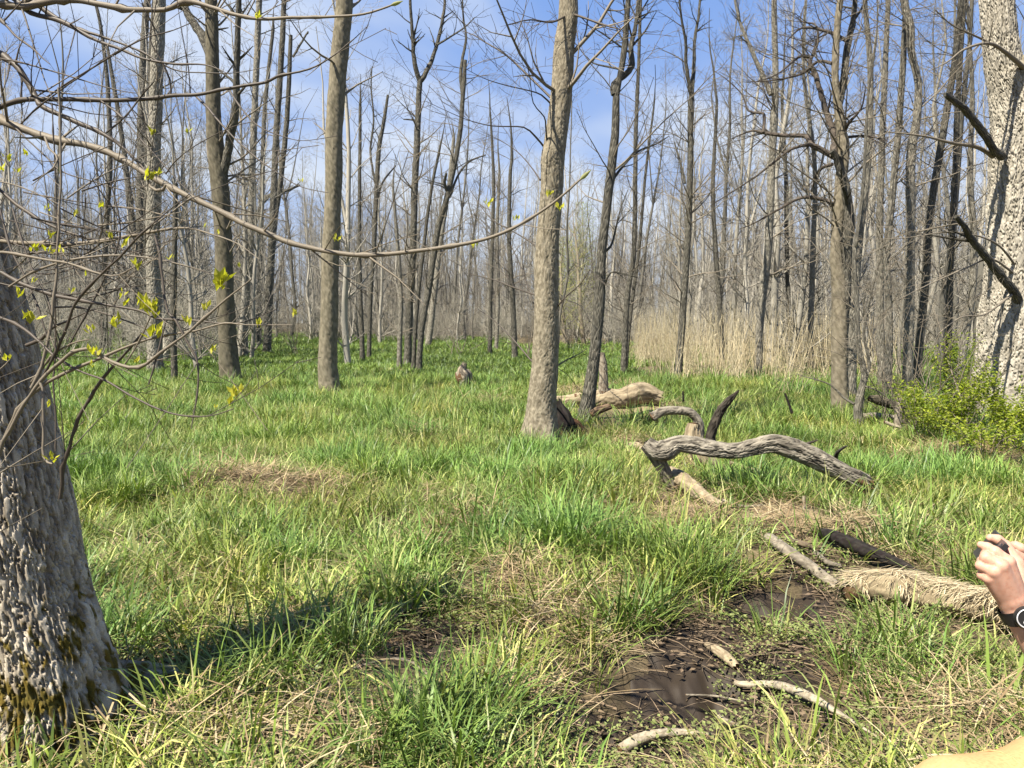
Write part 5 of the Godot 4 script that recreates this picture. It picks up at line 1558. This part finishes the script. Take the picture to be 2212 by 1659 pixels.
	skin_chain(R, [rm[0], P.call(2205, 1184, 1.60), P.call(2194, 1178, 1.605), P.call(2188, 1177, 1.61)], [0.0115, 0.0098, 0.0085, 0.0072])
	skin_chain(R, [rm[1], P.call(2212, 1196, 1.64), P.call(2200, 1192, 1.63), P.call(2192, 1192, 1.62)], [0.0115, 0.0098, 0.0085, 0.0072])
	skin_chain(R, [rm[2], P.call(2220, 1212, 1.65), P.call(2206, 1206, 1.64), P.call(2196, 1204, 1.625)], [0.0110, 0.0095, 0.0082, 0.0070])
	skin_chain(R, [rm[3], P.call(2228, 1226, 1.65), P.call(2214, 1220, 1.645), P.call(2206, 1218, 1.63)], [0.0098, 0.0085, 0.0075, 0.0065])
	skin_chain(R, [rwrist.lerp(rm[0], 0.3), P.call(2222, 1224, 1.575), P.call(2203, 1204, 1.568), P.call(2192, 1194, 1.565)], [0.016, 0.0130, 0.0105, 0.0085])
	skin(g, R, 0.0033, 0.0035, W)
	part("body", g.mesh(skin_m), t)
	# clothes
	var c := Geo.new()
	skin(c, [[hip, knee.lerp(hip, 0.45), 0.125, 0.118], [knee.lerp(hip, 0.45), knee, 0.118, 0.094], [knee, ankle + Vector3(0, 0.04, 0), 0.088, 0.068], [rhip, rknee, 0.12, 0.085], [rknee, rank, 0.082, 0.065], [hip, rhip, 0.135, 0.135], [Vector3(0.20, 0.50, 0.0), Vector3(0.17, 0.60, 0.0), 0.155, 0.150]], 0.012, 0.05, W)
	for k in c.v.size():
		var q := c.v[k]
		var fold := n_mid.get_noise_3d(q.x * 7.0, q.y * 9.0, q.z * 7.0) * 0.006
		c.v[k] = q + c.n[k] * fold
	var tr := part("trousers", c.mesh(tan), t)
	# seam across the knee
	var seam := Geo.new()
	var ax := (hip - knee).normalized()
	var s1 := ax.cross(Vector3.UP).normalized()
	var s2 := s1.cross(ax)
	var ring := []
	for k in 25:
		var a := TAU * k / 24.0
		ring.append(v4(knee + ax * (0.085 + 0.02 * sin(a)) + (s1 * cos(a) + s2 * sin(a)) * 0.104, 0.0022))
	seam.tube(ring, 5, W)
	part("seam", seam.mesh(tan), tr)
	c = Geo.new()
	skin(c, [[Vector3(0.19, 0.56, 0.0), Vector3(0.20, 0.74, -0.01), 0.165, 0.155], [Vector3(0.20, 0.74, -0.01), Vector3(0.17, 0.91, -0.02), 0.155, 0.14], [lsh, rsh, 0.085, 0.085], [lsh, lsh.lerp(elbow, 0.6), 0.08, 0.066], [rsh, rsh.lerp(relbow, 0.6), 0.08, 0.066]], 0.013, 0.05, W)
	part("shirt", c.mesh(shirt), t)
	c = Geo.new()
	skin(c, [[head + Vector3(0.03, 0.05, 0), head + Vector3(0.0, 0.085, 0), 0.092, 0.088], [head + Vector3(0.07, 0.0, 0), head + Vector3(0.06, 0.04, 0), 0.06, 0.07]], 0.01, 0.03, W)
	part("hair", c.mesh(mat(s(0.06, 0.04, 0.025), 0.7, cloth, Vector3(9, 9, 9), null, 0.0, true)), t)
	c = Geo.new()
	for sgn in [-1, 1]:
		c.tube([v4(head + Vector3(-0.088, 0.03, 0.032 * sgn), 0.002), v4(head + Vector3(-0.092, 0.03, 0.032 * sgn), 0.010), v4(head + Vector3(-0.097, 0.03, 0.032 * sgn), 0.004)], 8, Color(0.02, 0.02, 0.02), true)
	part("eyes", c.mesh(mat(s(0.03, 0.025, 0.02), 0.2)), t)
	c = Geo.new()
	skin(c, [[head + Vector3(-0.088, -0.058, -0.018), head + Vector3(-0.088, -0.058, 0.018), 0.007, 0.007]], 0.003, 0.004, W)
	part("mouth", c.mesh(mat(s(0.40, 0.16, 0.13), 0.5)), t)
	for q in [[ankle, Vector3(-0.17, -0.045, 0)], [rank, Vector3(0.03, -0.06, 0)]]:
		c = Geo.new()
		skin(c, [[q[0] + Vector3(0, 0.06, 0), q[0] + Vector3(0.01, -0.03, 0), 0.06, 0.055], [q[0] + Vector3(0.03, -0.04, 0), q[0] + q[1], 0.05, 0.042]], 0.01, 0.02, W)
		part("boot", c.mesh(mat(s(0.07, 0.045, 0.03), 0.7)), t)
	# watch
	var wax := (elbow - wrist).normalized()
	var wc := wrist + wax * 0.008
	var view := (EYE - b - wc).normalized()
	var face_n := (view + Vector3(0.02, 0.22, 0)).normalized()
	face_n = (face_n - wax * face_n.dot(wax)).normalized()
	var wside := wax.cross(face_n)
	var bg := Geo.new()
	for layer in [[-0.013, 0.0325, 0.0345], [0.0, 0.0345, 0.0350], [0.013, 0.0345, 0.0330]]:
		pass
	var loop := []
	for k in 4:
		loop.append(v4(wc + wax * [-0.0135, -0.010, 0.010, 0.0135][k], [0.0305, 0.0338, 0.0342, 0.0312][k]))
	bg.tube(loop, 40, W)
	var wm := part("wrist_watch", bg.mesh(mat(s(0.012, 0.012, 0.013), 0.5)), t)
	var dial_c := wc + face_n * 0.034
	var ca := Geo.new()
	ca.tube([v4(dial_c - face_n * 0.006, 0.0185), v4(dial_c - face_n * 0.001, 0.0215), v4(dial_c + face_n * 0.004, 0.0212), v4(dial_c + face_n * 0.0065, 0.0185)], 32, W, true)
	part("case", ca.mesh(mat(s(0.02, 0.02, 0.021), 0.35)), wm)
	var bz := Geo.new()
	ring = []
	for k in 33:
		var a := TAU * k / 32.0
		ring.append(v4(dial_c + face_n * 0.0068 + (wax * cos(a) + wside * sin(a)) * 0.0172, 0.0012))
	bz.tube(ring, 6, W)
	part("bezel", bz.mesh(mat(s(0.45, 0.45, 0.46), 0.3)), wm)
	var dl := Geo.new()
	for q in [[-0.007, -0.003], [0.004, -0.007], [0.005, 0.006]]:
		var dc: Vector3 = dial_c + face_n * 0.0072 + wax * q[0] + wside * q[1]
		dl.tube([v4(dc - face_n * 0.0006, 0.0042), v4(dc + face_n * 0.0004, 0.0042)], 18, W, true)
	part("dial", dl.mesh(mat(s(0.75, 0.76, 0.78), 0.4)), wm)
	# phone in the hands
	var pc := at_depth(2139, 1187, 1.50)
	var ph := thing("phone", "dark phone held up sideways in both hands", "phone", pc)
	var px := Vector3(0.43, -0.06, -0.90).normalized()
	var py := Vector3(0.55, 0.80, 0.2).normalized()
	py = (py - px * py.dot(px)).normalized()
	var pz := px.cross(py)
	var bm := BoxMesh.new()
	bm.size = Vector3(0.140, 0.062, 0.009)
	var cb := part("case", bm, ph)
	cb.basis = Basis(px, py, pz)
	bm.material = mat(s(0.02, 0.02, 0.022), 0.35)
	var sm := BoxMesh.new()
	sm.size = Vector3(0.132, 0.057, 0.001)
	sm.material = mat(s(0.01, 0.01, 0.012), 0.1)
	var so := part("screen", sm, cb)
	so.position = Vector3(0, 0, 0.0049)
	var lens := CylinderMesh.new()
	lens.top_radius = 0.006
	lens.bottom_radius = 0.0065
	lens.height = 0.0025
	lens.material = mat(s(0.05, 0.05, 0.055), 0.15)
	var lo := part("camera_lens", lens, cb)
	lo.rotation.x = PI / 2
	lo.position = Vector3(-0.055, 0.02, -0.005)


func skin_chain(into: Array, p: Array, r: Array) -> void:
	for k in p.size() - 1:
		into.append([p[k], p[k + 1], r[k], r[k + 1]])


# ---------------------------------------------------------------- build
func _ready() -> void:
	rng.seed = 20240511
	var cam := Camera3D.new()
	cam.name = "camera"
	cam.position = EYE
	cam.rotation.x = PITCH
	cam.fov = rad_to_deg(2.0 * atan(CY / F))
	cam.near = 0.05
	cam.far = 600.0
	add_child(cam)
	cam.current = true
	var env := Environment.new()
	env.background_mode = Environment.BG_SKY
	env.sky = Sky.new()
	env.sky.sky_material = make_sky()
	env.tonemap_mode = Environment.TONE_MAPPER_LINEAR
	env.tonemap_exposure = 3.0
	env.sdfgi_enabled = true
	env.ssao_enabled = true
	env.ssil_enabled = true
	var we := WorldEnvironment.new()
	we.name = "environment"
	we.environment = env
	add_child(we)
	var sun := DirectionalLight3D.new()
	sun.name = "sun"
	sun.light_energy = 1.6
	sun.light_color = Color(1.0, 0.96, 0.89)
	sun.light_angular_distance = 0.5
	sun.shadow_enabled = true
	add_child(sun)
	sun.look_at_from_position(Vector3(-0.44, 0.82, 0.36) * 50.0, Vector3.ZERO, Vector3.UP)

	n_low = noise(FastNoiseLite.TYPE_SIMPLEX_SMOOTH, 1.0, 2, 1)
	n_mid = noise(FastNoiseLite.TYPE_SIMPLEX_SMOOTH, 1.0, 3, 2)
	n_patch = noise(FastNoiseLite.TYPE_SIMPLEX_SMOOTH, 0.55, 2, 9)
	n_cell = noise(FastNoiseLite.TYPE_CELLULAR, 1.0, 1, 4)
	n_cell.cellular_return_type = FastNoiseLite.RETURN_DISTANCE2_SUB
	n_cell.cellular_jitter = 0.9
	n_plate = n_cell.duplicate()
	n_plate.cellular_return_type = FastNoiseLite.RETURN_CELL_VALUE
	make_materials()
	for q in [[1590, 1400, 0.44, 0.09], [1510, 1500, 0.34, 0.09], [1660, 1300, 0.28, 0.08], [1480, 1590, 0.28, 0.08], [1350, 1640, 0.30, 0.06], [1260, 1575, 0.24, 0.05], [950, 1365, 0.30, 0.06], [940, 1480, 0.16, 0.04], [110, 1625, 0.26, 0.03], [330, 1440, 0.16, 0.03], [1830, 1260, 0.26, 0.07], [1400, 1640, 0.22, 0.05], [1720, 1330, 0.22, 0.06], [1320, 1600, 0.16, 0.04], [1110, 1380, 0.14, 0.03], [1770, 1240, 0.2, 0.05], [1890, 1250, 0.16, 0.05], [1960, 1275, 0.18, 0.05], [1560, 1560, 0.2, 0.05], [290, 1500, 0.16, 0.03], [230, 1600, 0.18, 0.02]]:
		var p := on_ground(q[0], q[1])
		mud_spots.append([p.x, p.z, q[2], q[3]])
	for q in [[540, 1060, 0.42, 0.10], [640, 1066, 0.40, 0.08], [440, 1050, 0.25, 0.10], [900, 952, 0.32, 0.10], [1080, 1285, 0.30, 0.04], [1200, 1340, 0.22, 0.03], [1490, 1135, 0.42, 0.04], [1700, 1130, 0.45, 0.03], [1330, 850, 0.9, 0.12], [1420, 895, 0.8, 0.12], [1230, 850, 0.6, 0.05], [1060, 872, 0.45, 0.06], [2140, 1010, 0.6, 0.10], [2010, 990, 0.4, 0.05], [2080, 1560, 0.24, 0.03], [1290, 1118, 0.26, 0.03], [1850, 1140, 0.3, 0.03], [1510, 1000, 0.3, 0.1], [1370, 970, 0.35, 0.08], [640, 765, 0.5, 0.15], [850, 800, 0.5, 0.05], [1420, 1440, 0.18, 0.03]]:
		var p := on_ground(q[0], q[1])
		straw_spots.append([p.x, p.z, q[2], q[3]])
	for q in [[60, 1630, 0.22], [150, 1630, 0.22], [240, 1600, 0.2], [310, 1520, 0.2], [370, 1480, 0.16], [1230, 955, 0.4], [1240, 990, 0.3], [1165, 972, 0.25], [1290, 905, 0.35], [1360, 905, 0.5], [1420, 925, 0.4], [1500, 1050, 0.25]]:
		var p := on_ground(q[0], q[1])
		clear_spots.append([p.x, p.z, q[2]])
	make_ground()
	make_far_woods()
	make_trees()
	make_leaning_tree()
	make_left_shrub()
	make_logs()
	make_bushes()
	make_grass()
	make_reeds()
	make_seedlings()
	make_litter()
	make_person()
